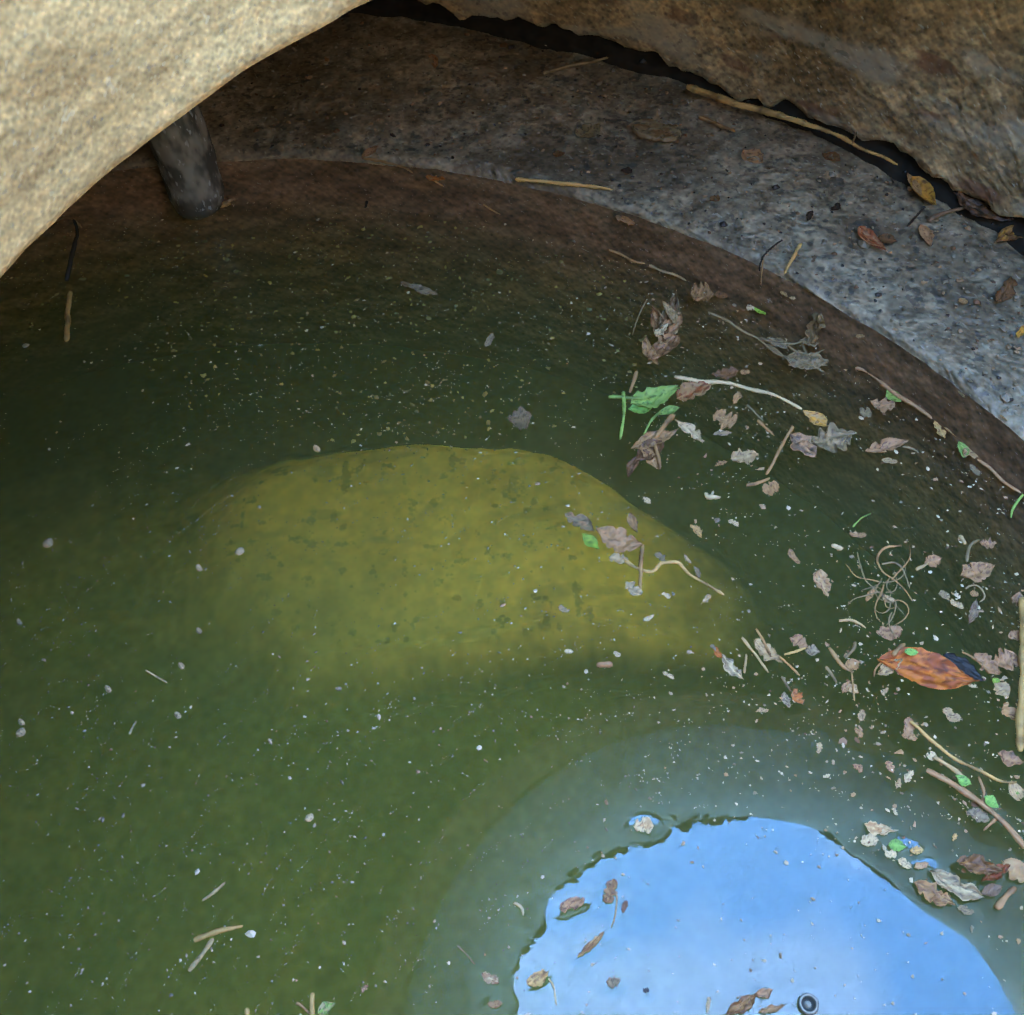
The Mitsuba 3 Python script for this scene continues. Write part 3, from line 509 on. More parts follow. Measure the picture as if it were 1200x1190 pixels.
leaf('leaf_flake', 'brown flake above the reed', 'flakes of dead leaf floating on the water', (-0.0073, 0.3730, 0.0015), (0.0112, 0.3744, 0.0015), 0.0108, 'brown', curl=0.2, crumple=0.12, lobes=1)
leaf('leaf_flake', 'small brown flake at the right end of the brown flake above the reed', 'flakes of dead leaf floating on the water', (0.0119, 0.3734, 0.0015), (0.0181, 0.3727, 0.0015), 0.0050, 'tan', curl=0.2, crumple=0.12, lobes=1)
leaf('leaf_flake', 'small tan flake under the middle of the reed', 'flakes of dead leaf floating on the water', (0.0027, 0.3470, 0.0015), (0.0087, 0.3560, 0.0015), 0.0052, 'tan', curl=0.2, crumple=0.12, lobes=1)
leaf('leaf_flake', 'tan brown ragged flake below the reed', 'flakes of dead leaf floating on the water', (-0.0115, 0.3383, 0.0015), (0.0007, 0.3306, 0.0015), 0.0166, 'tan', curl=0.2, crumple=0.2, lobes=2)
stick('twig', 'thin crooked twig below the reed', 'twigs and stems floating on the water', [(0.0105, 0.3443, 0.0015), (0.0150, 0.3359, 0.0015), (0.0187, 0.3298, 0.0015)], 0.00083, 'grey', taper=0.7)
stick('twig', 'tan end piece of the crooked twig below the reed', 'twigs and stems floating on the water', [(0.0149, 0.3302, 0.0015), (0.0191, 0.3233, 0.0015), (0.0222, 0.3174, 0.0015)], 0.00138, 'tan', taper=0.7)
stick('twig', 'straight tan twig leaning left of the grey wad', 'twigs and stems floating on the water', [(0.0355, 0.3230, 0.0015), (0.0273, 0.3106, 0.0015), (0.0186, 0.2979, 0.0015), (0.0116, 0.2879, 0.0015)], 0.00135, 'tan', taper=0.7)
stick('twig', 'short tan twig below the straight tan twig', 'twigs and stems floating on the water', [(-0.0021, 0.2807, 0.0015), (0.0051, 0.2820, 0.0015), (0.0137, 0.2850, 0.0015)], 0.00133, 'tan', taper=0.7)
leaf('leaf_flake', 'tan flake at the end of the short tan twig', 'flakes of dead leaf floating on the water', (0.0067, 0.2756, 0.0015), (0.0174, 0.2790, 0.0015), 0.0099, 'tan', curl=0.2, crumple=0.12, lobes=1)
leaf('dead_leaf', 'small yellow orange leaf at the tip of the reed', 'dead leaves floating on the water', (0.0460, 0.3347, 0.0015), (0.0572, 0.3214, 0.0015), 0.0112, 'yellow', curl=0.5, crumple=0.06, lobes=0, second='pale')
leaf('dead_leaf', 'grey crumpled wad of leaf right of the reed tip', 'dead leaves floating on the water', (0.0444, 0.3088, 0.0015), (0.0727, 0.3127, 0.0015), 0.0227, 'grey', curl=0.25, crumple=0.32, lobes=2, second='pale')
leaf('dead_leaf', 'purple brown leaf scraps left of the grey wad', 'dead leaves floating on the water', (0.0326, 0.3170, 0.0015), (0.0445, 0.2979, 0.0015), 0.0158, 'purple', curl=0.25, crumple=0.32, lobes=2, second='pink')
leaf('dead_leaf', 'tan rolled leaf lying right of the grey wad', 'dead leaves floating on the water', (0.0768, 0.2972, 0.0015), (0.1033, 0.3033, 0.0015), 0.0098, 'pink', curl=0.7, crumple=0.08, lobes=0)
stick('stem', 'pale thin stem behind the tan rolled leaf', 'twigs and stems floating on the water', [(0.1008, 0.3001, 0.0015), (0.1055, 0.2976, 0.0015), (0.1087, 0.2939, 0.0015)], 0.00081, 'grey', taper=0.7)
leaf('leaf_flake', 'pale small flake under the tan rolled leaf', 'flakes of dead leaf floating on the water', (0.0855, 0.2914, 0.0015), (0.0945, 0.2894, 0.0015), 0.0043, 'pale', curl=0.2, crumple=0.12, lobes=1)
leaf('leaf_flake', 'grey flake above the tan rolled leaf', 'flakes of dead leaf floating on the water', (0.0818, 0.3309, 0.0015), (0.0893, 0.3300, 0.0015), 0.0091, 'grey', curl=0.2, crumple=0.12, lobes=1)
leaf('leaf_flake', 'pinkish ragged flake under the green waterline leaf', 'flakes of dead leaf floating on the water', (0.0909, 0.3390, 0.0015), (0.1041, 0.3323, 0.0015), 0.0114, 'pink', curl=0.2, crumple=0.12, lobes=2)
leaf('brown_leaf_clump__leaf', '', 'dead leaves floating on the water', (-0.0682, 0.3151, 0.0015), (-0.0402, 0.3261, 0.0015), 0.0119, 'tan', curl=0.5, crumple=0.15, lobes=0, parent=1)
leaf('brown_leaf_clump__leaf', '', 'dead leaves floating on the water', (-0.0677, 0.3068, 0.0015), (-0.0496, 0.3187, 0.0015), 0.0139, 'brown', curl=0.5, crumple=0.25, lobes=0, parent=1)
leaf('brown_leaf_clump__leaf', '', 'dead leaves floating on the water', (-0.0622, 0.3186, 0.0015), (-0.0544, 0.2974, 0.0015), 0.0084, 'tan', curl=0.5, crumple=0.2, lobes=0, parent=1)
leaf('brown_leaf_clump__leaf', '', 'dead leaves floating on the water', (-0.0743, 0.2941, 0.0015), (-0.0634, 0.3105, 0.0015), 0.0068, 'brown', curl=0.4, crumple=0.2, lobes=0, parent=1)
stick('brown_leaf_clump__stem', '', 'dead leaves floating on the water', [(-0.0393, 0.3388, 0.0035), (-0.0473, 0.3304, 0.0035), (-0.0529, 0.3225, 0.0035)], 0.00166, 'tan', taper=0.7, parent=1)
stick('brown_leaf_clump__stem', '', 'dead leaves floating on the water', [(-0.0538, 0.3164, 0.0035), (-0.0532, 0.3053, 0.0035), (-0.0534, 0.2972, 0.0035)], 0.00136, 'tan', taper=0.7, parent=1)
labels['brown_leaf_clump'] = {'label': 'clump of curled brown leaves below the green sprig', 'category': 'leaf clump'}
leaf('dead_leaf', 'white curled flake right of the brown leaf clump', 'dead leaves floating on the water', (-0.0377, 0.3344, 0.0015), (-0.0242, 0.3160, 0.0015), 0.0092, 'white', curl=0.6, crumple=0.15, lobes=0)
leaf('leaf_flake', 'pale ragged flake between clump and straight tan twig', 'flakes of dead leaf floating on the water', (-0.0080, 0.3018, 0.0015), (0.0095, 0.3045, 0.0015), 0.0106, 'pale', curl=0.2, crumple=0.2, lobes=2)
leaf('leaf_flake', 'tan flake left of the pale ragged flake', 'flakes of dead leaf floating on the water', (-0.0184, 0.2981, 0.0015), (-0.0109, 0.3005, 0.0015), 0.0045, 'tan', curl=0.2, crumple=0.12, lobes=1)
stick('twig', 'white short twig with a knob below the pale ragged flake', 'twigs and stems floating on the water', [(-0.0282, 0.2775, 0.0015), (-0.0273, 0.2736, 0.0015), (-0.0190, 0.2727, 0.0015)], 0.00158, 'white', taper=0.9)
leaf('leaf_flake', 'faint blue grey flake above the pale ragged flake', 'flakes of dead leaf floating on the water', (-0.0153, 0.3228, 0.0015), (-0.0032, 0.3228, 0.0015), 0.0046, 'bluegrey', curl=0.2, crumple=0.12, lobes=1)
leaf('dead_leaf', 'grey brown folded leaf left of the green leaf on the pale patch', 'dead leaves floating on the water', (-0.1160, 0.2703, 0.0015), (-0.1002, 0.2556, 0.0015), 0.0107, 'grey', curl=0.5, crumple=0.2, lobes=0, second='pink')
leaf('green_leaf', 'round bright green leaf on the pale patch', 'green leaf bits floating on the water', (-0.1071, 0.2550, 0.0015), (-0.0984, 0.2444, 0.0015), 0.0080, 'lime', curl=0.25, crumple=0.02, lobes=0)
leaf('dead_leaf', 'tan pink leaf right of the round green leaf', 'dead leaves floating on the water', (-0.0980, 0.2566, 0.0015), (-0.0732, 0.2443, 0.0015), 0.0181, 'pink', curl=0.3, crumple=0.12, lobes=0, second='tan')
leaf('dead_leaf', 'small brown leaf above the tan pink leaf', 'dead leaves floating on the water', (-0.0768, 0.2671, 0.0015), (-0.0746, 0.2531, 0.0015), 0.0065, 'tan', curl=0.4, crumple=0.2, lobes=0)
leaf('dead_leaf', 'pale crumbled leaf under the tan pink leaf', 'dead leaves floating on the water', (-0.0931, 0.2372, 0.0015), (-0.0805, 0.2318, 0.0015), 0.0083, 'pale', curl=0.4, crumple=0.3, lobes=2)
stick('stem', 'upright tan stem hanging from the tan pink leaf', 'twigs and stems floating on the water', [(-0.0718, 0.2430, 0.0015), (-0.0750, 0.2313, 0.0015), (-0.0784, 0.2141, 0.0015)], 0.00127, 'tan', taper=0.9)
stick('twig', 'wavy forked twig running right from the pale patch', 'twigs and stems floating on the water', [(-0.0839, 0.2334, 0.0015), (-0.0780, 0.2280, 0.0015), (-0.0703, 0.2249, 0.0015), (-0.0625, 0.2301, 0.0015), (-0.0554, 0.2300, 0.0015), (-0.0486, 0.2217, 0.0015), (-0.0389, 0.2138, 0.0015), (-0.0305, 0.2050, 0.0015)], 0.00126, 'straw', taper=0.7)
leaf('leaf_flake', 'white and grey flake at the foot of the upright tan stem', 'flakes of dead leaf floating on the water', (-0.0855, 0.2189, 0.0015), (-0.0783, 0.2100, 0.0015), 0.0085, 'white', curl=0.2, crumple=0.25, lobes=2, second='grey')
leaf('leaf_flake', 'pale flake at the bend of the wavy forked twig', 'flakes of dead leaf floating on the water', (-0.0655, 0.2377, 0.0015), (-0.0601, 0.2320, 0.0015), 0.0052, 'grey', curl=0.2, crumple=0.12, lobes=1)
leaf('leaf_flake', 'grey flake on the end of the wavy forked twig', 'flakes of dead leaf floating on the water', (-0.0435, 0.2262, 0.0015), (-0.0424, 0.2184, 0.0015), 0.0037, 'grey', curl=0.2, crumple=0.12, lobes=1)
leaf('leaf_flake', 'white small flake right of the upright tan stem', 'flakes of dead leaf floating on the water', (-0.0653, 0.2104, 0.0015), (-0.0611, 0.2069, 0.0015), 0.0037, 'white', curl=0.2, crumple=0.12, lobes=1)
leaf('leaf_flake', 'pale small flake under the wavy forked twig', 'flakes of dead leaf floating on the water', (-0.0429, 0.2018, 0.0015), (-0.0383, 0.2066, 0.0015), 0.0036, 'pale', curl=0.2, crumple=0.12, lobes=1)
leaf('leaf_flake', 'pale flake below the upright tan stem', 'flakes of dead leaf floating on the water', (-0.0786, 0.1937, 0.0015), (-0.0726, 0.1967, 0.0015), 0.0031, 'white', curl=0.2, crumple=0.12, lobes=1)
leaf('leaf_flake', 'pale flake on the lower part of the pale patch', 'flakes of dead leaf floating on the water', (-0.1261, 0.2071, 0.0015), (-0.1206, 0.2035, 0.0015), 0.0043, 'pale', curl=0.2, crumple=0.12, lobes=1)
leaf('leaf_flake', 'yellow forked chip right of the pale patch', 'flakes of dead leaf floating on the water', (-0.0411, 0.2557, 0.0015), (-0.0361, 0.2458, 0.0015), 0.0046, 'straw', curl=0.2, crumple=0.12, lobes=2)
leaf('leaf_flake', 'pale flake above the tip of the wavy forked twig', 'flakes of dead leaf floating on the water', (-0.0486, 0.2347, 0.0015), (-0.0454, 0.2284, 0.0015), 0.0029, 'pale', curl=0.2, crumple=0.12, lobes=1)
leaf('leaf_flake', 'white flake on the upper edge of the pale patch', 'flakes of dead leaf floating on the water', (-0.0669, 0.2786, 0.0015), (-0.0632, 0.2736, 0.0015), 0.0040, 'white', curl=0.2, crumple=0.12, lobes=1)
leaf('leaf_flake', 'white flake beside the yellow forked chip', 'flakes of dead leaf floating on the water', (-0.0177, 0.2563, 0.0015), (-0.0127, 0.2517, 0.0015), 0.0040, 'white', curl=0.2, crumple=0.12, lobes=1)
stick('chip', 'flat pink wood chip below the pale patch', None, [(-0.1089, 0.1670, 0.0015), (-0.0994, 0.1667, 0.0015)], 0.00191, 'pink', taper=1)
leaf('leaf_flake', 'white narrow flake right of the pink wood chip', 'flakes of dead leaf floating on the water', (-0.0728, 0.1605, 0.0015), (-0.0673, 0.1561, 0.0015), 0.0027, 'white', curl=0.2, crumple=0.12, lobes=1)
leaf('leaf_flake', 'white flake above the pink wood chip', 'flakes of dead leaf floating on the water', (-0.0980, 0.1755, 0.0015), (-0.0951, 0.1721, 0.0015), 0.0028, 'white', curl=0.2, crumple=0.12, lobes=1)
leaf('leaf_flake', 'pale flake left of the pink wood chip', 'flakes of dead leaf floating on the water', (-0.1258, 0.1781, 0.0015), (-0.1214, 0.1777, 0.0015), 0.0033, 'white', curl=0.2, crumple=0.12, lobes=1)
stick('stem', 'green stem by the right waterline', 'litter caught along the waterline', [(0.1629, 0.2581, 0.0015), (0.1568, 0.2524, 0.0015), (0.1512, 0.2454, 0.0015), (0.1491, 0.2407, 0.0015)], 0.00103, 'mint', taper=0.7)
stick('twig', 'thin pink twig along the right waterline below the brown band', 'litter caught along the waterline', [(0.0880, 0.3680, 0.0015), (0.0945, 0.3642, 0.0015), (0.0995, 0.3554, 0.0015), (0.1050, 0.3466, 0.0015), (0.1133, 0.3361, 0.0015), (0.1201, 0.3289, 0.0015), (0.1251, 0.3198, 0.0015)], 0.00140, 'pink', taper=0.8)
leaf('green_leaf', 'green leaf caught on the pink waterline twig', 'green leaf bits floating on the water', (0.1038, 0.3482, 0.0015), (0.1102, 0.3372, 0.0015), 0.0100, 'mint', curl=0.3, crumple=0.05, lobes=0)
leaf('leaf_flake', 'yellow tan leaf scrap at the end of the pink waterline twig', 'litter caught along the waterline', (0.1267, 0.3186, 0.0015), (0.1286, 0.3051, 0.0015), 0.0062, 'straw', curl=0.2, crumple=0.12, lobes=1)
stick('twig', 'tan twig along the waterline above the second green leaf', 'litter caught along the waterline', [(0.1320, 0.3134, 0.0015), (0.1356, 0.3075, 0.0015), (0.1398, 0.3001, 0.0015)], 0.00136, 'tan', taper=0.7)
leaf('green_leaf', 'pale green leaf at the waterline nearer the right edge', 'green leaf bits floating on the water', (0.1369, 0.3011, 0.0015), (0.1360, 0.2883, 0.0015), 0.0069, 'mint', curl=0.3, crumple=0.05, lobes=0)
leaf('leaf_flake', 'pale leaf scrap right of the pale green waterline leaf', 'litter caught along the waterline', (0.1380, 0.2955, 0.0015), (0.1449, 0.2881, 0.0015), 0.0097, 'tan', curl=0.2, crumple=0.12, lobes=1, second='pale')
stick('twig', 'pale twig ending at the right picture edge waterline', 'litter caught along the waterline', [(0.1439, 0.2862, 0.0015), (0.1488, 0.2783, 0.0015), (0.1522, 0.2695, 0.0015), (0.1571, 0.2625, 0.0015), (0.1625, 0.2569, 0.0015)], 0.00131, 'pink', taper=0.7)
stick('twig', 'brown twig beside the pale twig at the right waterline', 'litter caught along the waterline', [(0.1464, 0.2872, 0.0015), (0.1527, 0.2773, 0.0015), (0.1573, 0.2690, 0.0015), (0.1636, 0.2631, 0.0015)], 0.00105, 'brown', taper=0.7)
leaf('leaf_flake', 'brown curl hanging below the pale waterline scrap', 'litter caught along the waterline', (0.1385, 0.2828, 0.0015), (0.1412, 0.2744, 0.0015), 0.0041, 'grey', curl=0.2, crumple=0.12, lobes=1)
stick('stem_tangle__stem', '', 'twigs and stems floating on the water', [(0.0788, 0.2282, 0.0015), (0.0722, 0.2282, 0.0015), (0.0659, 0.2253, 0.0015), (0.0622, 0.2191, 0.0015), (0.0637, 0.2120, 0.0015), (0.0690, 0.2057, 0.0015), (0.0722, 0.1997, 0.0015), (0.0747, 0.1910, 0.0015)], 0.00080, 'tan', taper=0.5, parent=1)
stick('stem_tangle__stem', '', 'twigs and stems floating on the water', [(0.0650, 0.2165, 0.0015), (0.0712, 0.2171, 0.0015), (0.0751, 0.2132, 0.0015), (0.0761, 0.2062, 0.0015), (0.0761, 0.1993, 0.0015)], 0.00080, 'grey', taper=0.5, parent=1)
stick('stem_tangle__stem', '', 'twigs and stems floating on the water', [(0.0529, 0.2260, 0.0015), (0.0523, 0.2160, 0.0015), (0.0523, 0.2085, 0.0015), (0.0559, 0.2013, 0.0015), (0.0601, 0.1952, 0.0015), (0.0660, 0.1880, 0.0015), (0.0689, 0.1811, 0.0015)], 0.00046, 'grey', taper=0.5, parent=1)
stick('stem_tangle__stem', '', 'twigs and stems floating on the water', [(0.0605, 0.2052, 0.0015), (0.0578, 0.2062, 0.0015), (0.0552, 0.2072, 0.0015), (0.0524, 0.2079, 0.0015), (0.0497, 0.2087, 0.0015), (0.0474, 0.2104, 0.0015), (0.0461, 0.2131, 0.0015), (0.0451, 0.2160, 0.0015), (0.0440, 0.2189, 0.0015)], 0.00041, 'tan', taper=0.5, parent=1)
stick('stem_tangle__stem', '', 'twigs and stems floating on the water', [(0.0665, 0.2072, 0.0015), (0.0643, 0.2043, 0.0015), (0.0634, 0.2010, 0.0015), (0.0642, 0.1981, 0.0015), (0.0663, 0.1963, 0.0015)], 0.00040, 'grey', taper=0.5, parent=1)
stick('stem_tangle__stem', '', 'twigs and stems floating on the water', [(0.0587, 0.1945, 0.0015), (0.0601, 0.1977, 0.0015), (0.0598, 0.2008, 0.0015), (0.0573, 0.2021, 0.0015), (0.0543, 0.2007, 0.0015), (0.0528, 0.1975, 0.0015), (0.0539, 0.1948, 0.0015)], 0.00045, 'grey', taper=0.5, parent=1)
stick('stem_tangle__stem', '', 'twigs and stems floating on the water', [(0.0622, 0.2035, 0.0015), (0.0606, 0.2004, 0.0015), (0.0588, 0.1974, 0.0015), (0.0565, 0.1947, 0.0015), (0.0546, 0.1917, 0.0015), (0.0530, 0.1886, 0.0015), (0.0523, 0.1854, 0.0015), (0.0524, 0.1823, 0.0015), (0.0534, 0.1795, 0.0015)], 0.00060, 'tan', taper=0.5, parent=1)
stick('stem_tangle__stem', '', 'twigs and stems floating on the water', [(0.0617, 0.1983, 0.0015), (0.0645, 0.1979, 0.0015), (0.0675, 0.1992, 0.0015), (0.0695, 0.2021, 0.0015), (0.0704, 0.2055, 0.0015), (0.0702, 0.2087, 0.0015), (0.0703, 0.2120, 0.0015)], 0.00044, 'grey', taper=0.5, parent=1)
stick('stem_tangle__stem', '', 'twigs and stems floating on the water', [(0.0656, 0.1912, 0.0015), (0.0645, 0.1880, 0.0015), (0.0631, 0.1849, 0.0015), (0.0612, 0.1820, 0.0015), (0.0590, 0.1794, 0.0015), (0.0563, 0.1775, 0.0015)], 0.00056, 'grey', taper=0.5, parent=1)
stick('stem_tangle__stem', '', 'twigs and stems floating on the water', [(0.0613, 0.1953, 0.0015), (0.0594, 0.1924, 0.0015), (0.0593, 0.1891, 0.0015), (0.0616, 0.1875, 0.0015), (0.0645, 0.1882, 0.0015)], 0.00045, 'tan', taper=0.5, parent=1)
stick('stem_tangle__stem', '', 'twigs and stems floating on the water', [(0.0592, 0.2041, 0.0015), (0.0571, 0.2012, 0.0015), (0.0560, 0.1980, 0.0015), (0.0566, 0.1949, 0.0015), (0.0588, 0.1933, 0.0015), (0.0618, 0.1936, 0.0015), (0.0642, 0.1961, 0.0015), (0.0649, 0.1994, 0.0015)], 0.00041, 'grey', taper=0.5, parent=1)
stick('stem_tangle__stem', '', 'twigs and stems floating on the water', [(0.0619, 0.2046, 0.0015), (0.0648, 0.2046, 0.0015), (0.0678, 0.2048, 0.0015), (0.0709, 0.2056, 0.0015), (0.0738, 0.2074, 0.0015), (0.0761, 0.2101, 0.0015), (0.0777, 0.2134, 0.0015), (0.0780, 0.2168, 0.0015), (0.0771, 0.2197, 0.0015)], 0.00045, 'grey', taper=0.5, parent=1)
stick('stem_tangle__stem', '', 'twigs and stems floating on the water', [(0.0677, 0.2060, 0.0015), (0.0702, 0.2086, 0.0015), (0.0728, 0.2109, 0.0015), (0.0756, 0.2131, 0.0015), (0.0783, 0.2153, 0.0015), (0.0808, 0.2179, 0.0015), (0.0827, 0.2211, 0.0015), (0.0838, 0.2245, 0.0015), (0.0845, 0.2281, 0.0015)], 0.00057, 'tan', taper=0.5, parent=1)
stick('stem_tangle__stem', '', 'twigs and stems floating on the water', [(0.0616, 0.1853, 0.0015), (0.0597, 0.1824, 0.0015), (0.0584, 0.1793, 0.0015), (0.0580, 0.1761, 0.0015), (0.0584, 0.1731, 0.0015), (0.0596, 0.1706, 0.0015), (0.0616, 0.1688, 0.0015)], 0.00051, 'grey', taper=0.5, parent=1)
stick('stem_tangle__stem', '', 'twigs and stems floating on the water', [(0.0626, 0.1913, 0.0015), (0.0613, 0.1881, 0.0015), (0.0588, 0.1858, 0.0015), (0.0558, 0.1851, 0.0015), (0.0535, 0.1865, 0.0015), (0.0525, 0.1893, 0.0015)], 0.00052, 'grey', taper=0.5, parent=1)
stick('stem_tangle__stem', '', 'twigs and stems floating on the water', [(0.0656, 0.1925, 0.0015), (0.0685, 0.1923, 0.0015), (0.0706, 0.1905, 0.0015), (0.0718, 0.1879, 0.0015), (0.0712, 0.1846, 0.0015), (0.0691, 0.1819, 0.0015), (0.0665, 0.1797, 0.0015), (0.0637, 0.1781, 0.0015), (0.0608, 0.1768, 0.0015)], 0.00050, 'tan', taper=0.5, parent=1)
stick('stem_tangle__stem', '', 'twigs and stems floating on the water', [(0.0588, 0.1986, 0.0015), (0.0558, 0.1987, 0.0015), (0.0528, 0.1980, 0.0015), (0.0498, 0.1973, 0.0015), (0.0468, 0.1968, 0.0015), (0.0437, 0.1961, 0.0015), (0.0409, 0.1945, 0.0015), (0.0383, 0.1922, 0.0015)], 0.00046, 'grey', taper=0.5, parent=1)
stick('stem_tangle__stem', '', 'twigs and stems floating on the water', [(0.0620, 0.2072, 0.0015), (0.0601, 0.2042, 0.0015), (0.0572, 0.2026, 0.0015), (0.0541, 0.2017, 0.0015), (0.0511, 0.2010, 0.0015), (0.0481, 0.2005, 0.0015)], 0.00052, 'grey', taper=0.5, parent=1)
leaf('stem_tangle__leaf', '', 'twigs and stems floating on the water', (0.0495, 0.1940, 0.0015), (0.0568, 0.2012, 0.0015), 0.0038, 'tan', curl=0.4, crumple=0.06, lobes=0, parent=1)
leaf('stem_tangle__leaf', '', 'twigs and stems floating on the water', (0.0592, 0.1953, 0.0015), (0.0662, 0.1924, 0.0015), 0.0052, 'pale', curl=0.4, crumple=0.06, lobes=0, parent=1)
labels['stem_tangle'] = {'label': 'grey tangle of curled thin stems floating above the big orange leaf', 'category': 'stem tangle'}
leaf('dead_leaf', 'pale pink upright leaf left of the stem tangle', 'dead leaves floating on the water', (0.0279, 0.2166, 0.0015), (0.0281, 0.1988, 0.0015), 0.0093, 'pink', curl=0.3, crumple=0.15, lobes=0, second='pale')
stick('stick', 'white short stick above the pale pink upright leaf', 'twigs and stems floating on the water', [(0.0385, 0.2334, 0.0015), (0.0415, 0.2313, 0.0015), (0.0444, 0.2286, 0.0015)], 0.00152, 'white', taper=0.9)
leaf('leaf_flake', 'thin curled flake above left of the pale pink upright leaf', 'flakes of dead leaf floating on the water', (0.0139, 0.2323, 0.0015), (0.0174, 0.2222, 0.0015), 0.0039, 'tan', curl=0.2, crumple=0.12, lobes=1)
leaf('leaf_flake', 'tan flat chip above the stem tangle', 'flakes of dead leaf floating on the water', (0.0517, 0.2393, 0.0015), (0.0617, 0.2383, 0.0015), 0.0037, 'tan', curl=0.2, crumple=0.12, lobes=1)
stick('stem', 'dark green thin stem above the tan flat chip', 'twigs and stems floating on the water', [(0.0550, 0.2439, 0.0015), (0.0605, 0.2495, 0.0015), (0.0676, 0.2526, 0.0015)], 0.00052, 'mint', taper=0.7)
leaf('dead_leaf', 'tan leaf with a stalk right of the stem tangle', 'dead leaves floating on the water', (0.0897, 0.2153, 0.0015), (0.0998, 0.2172, 0.0015), 0.0090, 'pink', curl=0.4, crumple=0.2, lobes=0)
stick('stem', 'pale stalk end of the tan leaf right of the stem tangle', 'twigs and stems floating on the water', [(0.0835, 0.2112, 0.0015), (0.0881, 0.2131, 0.0015), (0.0917, 0.2151, 0.0015)], 0.00125, 'pale', taper=0.7)
leaf('dead_leaf', 'round pinkish leaf nearest the right waterline', 'dead leaves floating on the water', (0.1258, 0.2260, 0.0015), (0.1349, 0.2245, 0.0015), 0.0086, 'pink', curl=0.4, crumple=0.2, lobes=0)
stick('stem', 'curved pale stem left of the round pinkish leaf', 'twigs and stems floating on the water', [(0.1134, 0.2142, 0.0015), (0.1161, 0.2210, 0.0015), (0.1197, 0.2260, 0.0015), (0.1251, 0.2284, 0.0015)], 0.00126, 'grey', taper=0.7)
stick('stick', 'short pale stick left of the curved pale stem', 'twigs and stems floating on the water', [(0.1145, 0.2319, 0.0015), (0.1155, 0.2288, 0.0015), (0.1161, 0.2257, 0.0015)], 0.00127, 'pale', taper=0.9)
leaf('dead_leaf', 'crumpled pink brown leaf at the right below the round leaf', 'dead leaves floating on the water', (0.1073, 0.2043, 0.0015), (0.1268, 0.2094, 0.0015), 0.0130, 'pink', curl=0.35, crumple=0.3, lobes=2, second='tan')
stick('stem', 'curled tendril under the crumpled pink brown leaf', 'twigs and stems floating on the water', [(0.1077, 0.1963, 0.0015), (0.1132, 0.1980, 0.0015), (0.1163, 0.1955, 0.0015), (0.1168, 0.1909, 0.0015), (0.1125, 0.1869, 0.0015)], 0.00073, 'grey', taper=0.7)
leaf('leaf_flake', 'tan knob on the curled tendril', 'flakes of dead leaf floating on the water', (0.1092, 0.1933, 0.0015), (0.1140, 0.1929, 0.0015), 0.0051, 'tan', curl=0.2, crumple=0.12, lobes=1)
leaf('leaf_flake', 'pale green flake left of the purple grey leaf', 'flakes of dead leaf floating on the water', (0.0968, 0.1893, 0.0015), (0.1029, 0.1847, 0.0015), 0.0045, 'pale', curl=0.2, crumple=0.12, lobes=1)
leaf('dead_leaf', 'purple grey narrow leaf below the curled tendril', 'dead leaves floating on the water', (0.1105, 0.1882, 0.0015), (0.1021, 0.1742, 0.0015), 0.0054, 'purple', curl=0.3, crumple=0.1, lobes=0, second='bluegrey')
leaf('leaf_flake', 'pale flakes right of the stem tangle', 'flakes of dead leaf floating on the water', (0.0918, 0.1952, 0.0015), (0.0973, 0.1920, 0.0015), 0.0050, 'grey', curl=0.2, crumple=0.12, lobes=1)
leaf('leaf_flake', 'pink brown oval flake below the stem tangle', 'flakes of dead leaf floating on the water', (0.0502, 0.1737, 0.0015), (0.0640, 0.1733, 0.0015), 0.0086, 'pink', curl=0.2, crumple=0.12, lobes=1)
stick('stem', 'bent pale stem left of the pink brown oval flake', 'twigs and stems floating on the water', [(0.0310, 0.1830, 0.0015), (0.0364, 0.1830, 0.0015), (0.0407, 0.1810, 0.0015), (0.0445, 0.1768, 0.0015)], 0.00097, 'pale', taper=0.7)
leaf('big_dead_leaf', 'big orange brown dead leaf floating at the right', None, (0.0483, 0.1553, 0.0015), (0.0930, 0.1400, 0.0015), 0.0233, 'orange', curl=0.28, crumple=0.1, lobes=0, second='rust')
leaf('green_leaf', 'green fleck on the upper side of the big orange leaf', 'green leaf bits floating on the water', (0.0597, 0.1574, 0.0085), (0.0666, 0.1567, 0.0085), 0.0047, 'green', curl=0.2, crumple=0.06, lobes=0)
stick('stem', 'pale stem standing at the left end of the big orange leaf', 'twigs and stems floating on the water', [(0.0546, 0.1578, 0.0035), (0.0586, 0.1617, 0.0035), (0.0624, 0.1650, 0.0035)], 0.00142, 'tan', taper=0.9)
leaf('dead_leaf', 'pale frayed leaf under the left end of the big orange leaf', 'dead leaves floating on the water', (0.0436, 0.1485, 0.0015), (0.0587, 0.1554, 0.0015), 0.0075, 'pale', curl=0.4, crumple=0.3, lobes=2)
stick('stem', 'thin grey stem left of the big orange leaf', 'twigs and stems floating on the water', [(0.0483, 0.1553, 0.0015), (0.0439, 0.1515, 0.0015), (0.0418, 0.1471, 0.0015)], 0.00070, 'tan', taper=0.7)
leaf('dead_leaf', 'black leaf shape for the shadow right of the big orange leaf', 'dead leaves floating on the water', (0.0836, 0.1562, 0.0015), (0.0989, 0.1394, 0.0015), 0.0109, 'black', curl=0.1, crumple=0.1, lobes=0)  # black sheet drawn as the shadow beside the big leaf
stick('straw', 'thick pale upright straw along the right picture edge', None, [(0.1352, 0.1847, 0.0055), (0.1253, 0.1566, 0.0055), (0.1141, 0.1271, 0.0055), (0.1029, 0.0975, 0.0055)], 0.00209, 'straw', taper=0.95)
leaf('dead_leaf', 'pinkish leaf left of the thick pale straw', 'dead leaves floating on the water', (0.0992, 0.1548, 0.0015), (0.1083, 0.1426, 0.0015), 0.0110, 'pink', curl=0.35, crumple=0.25, lobes=1)
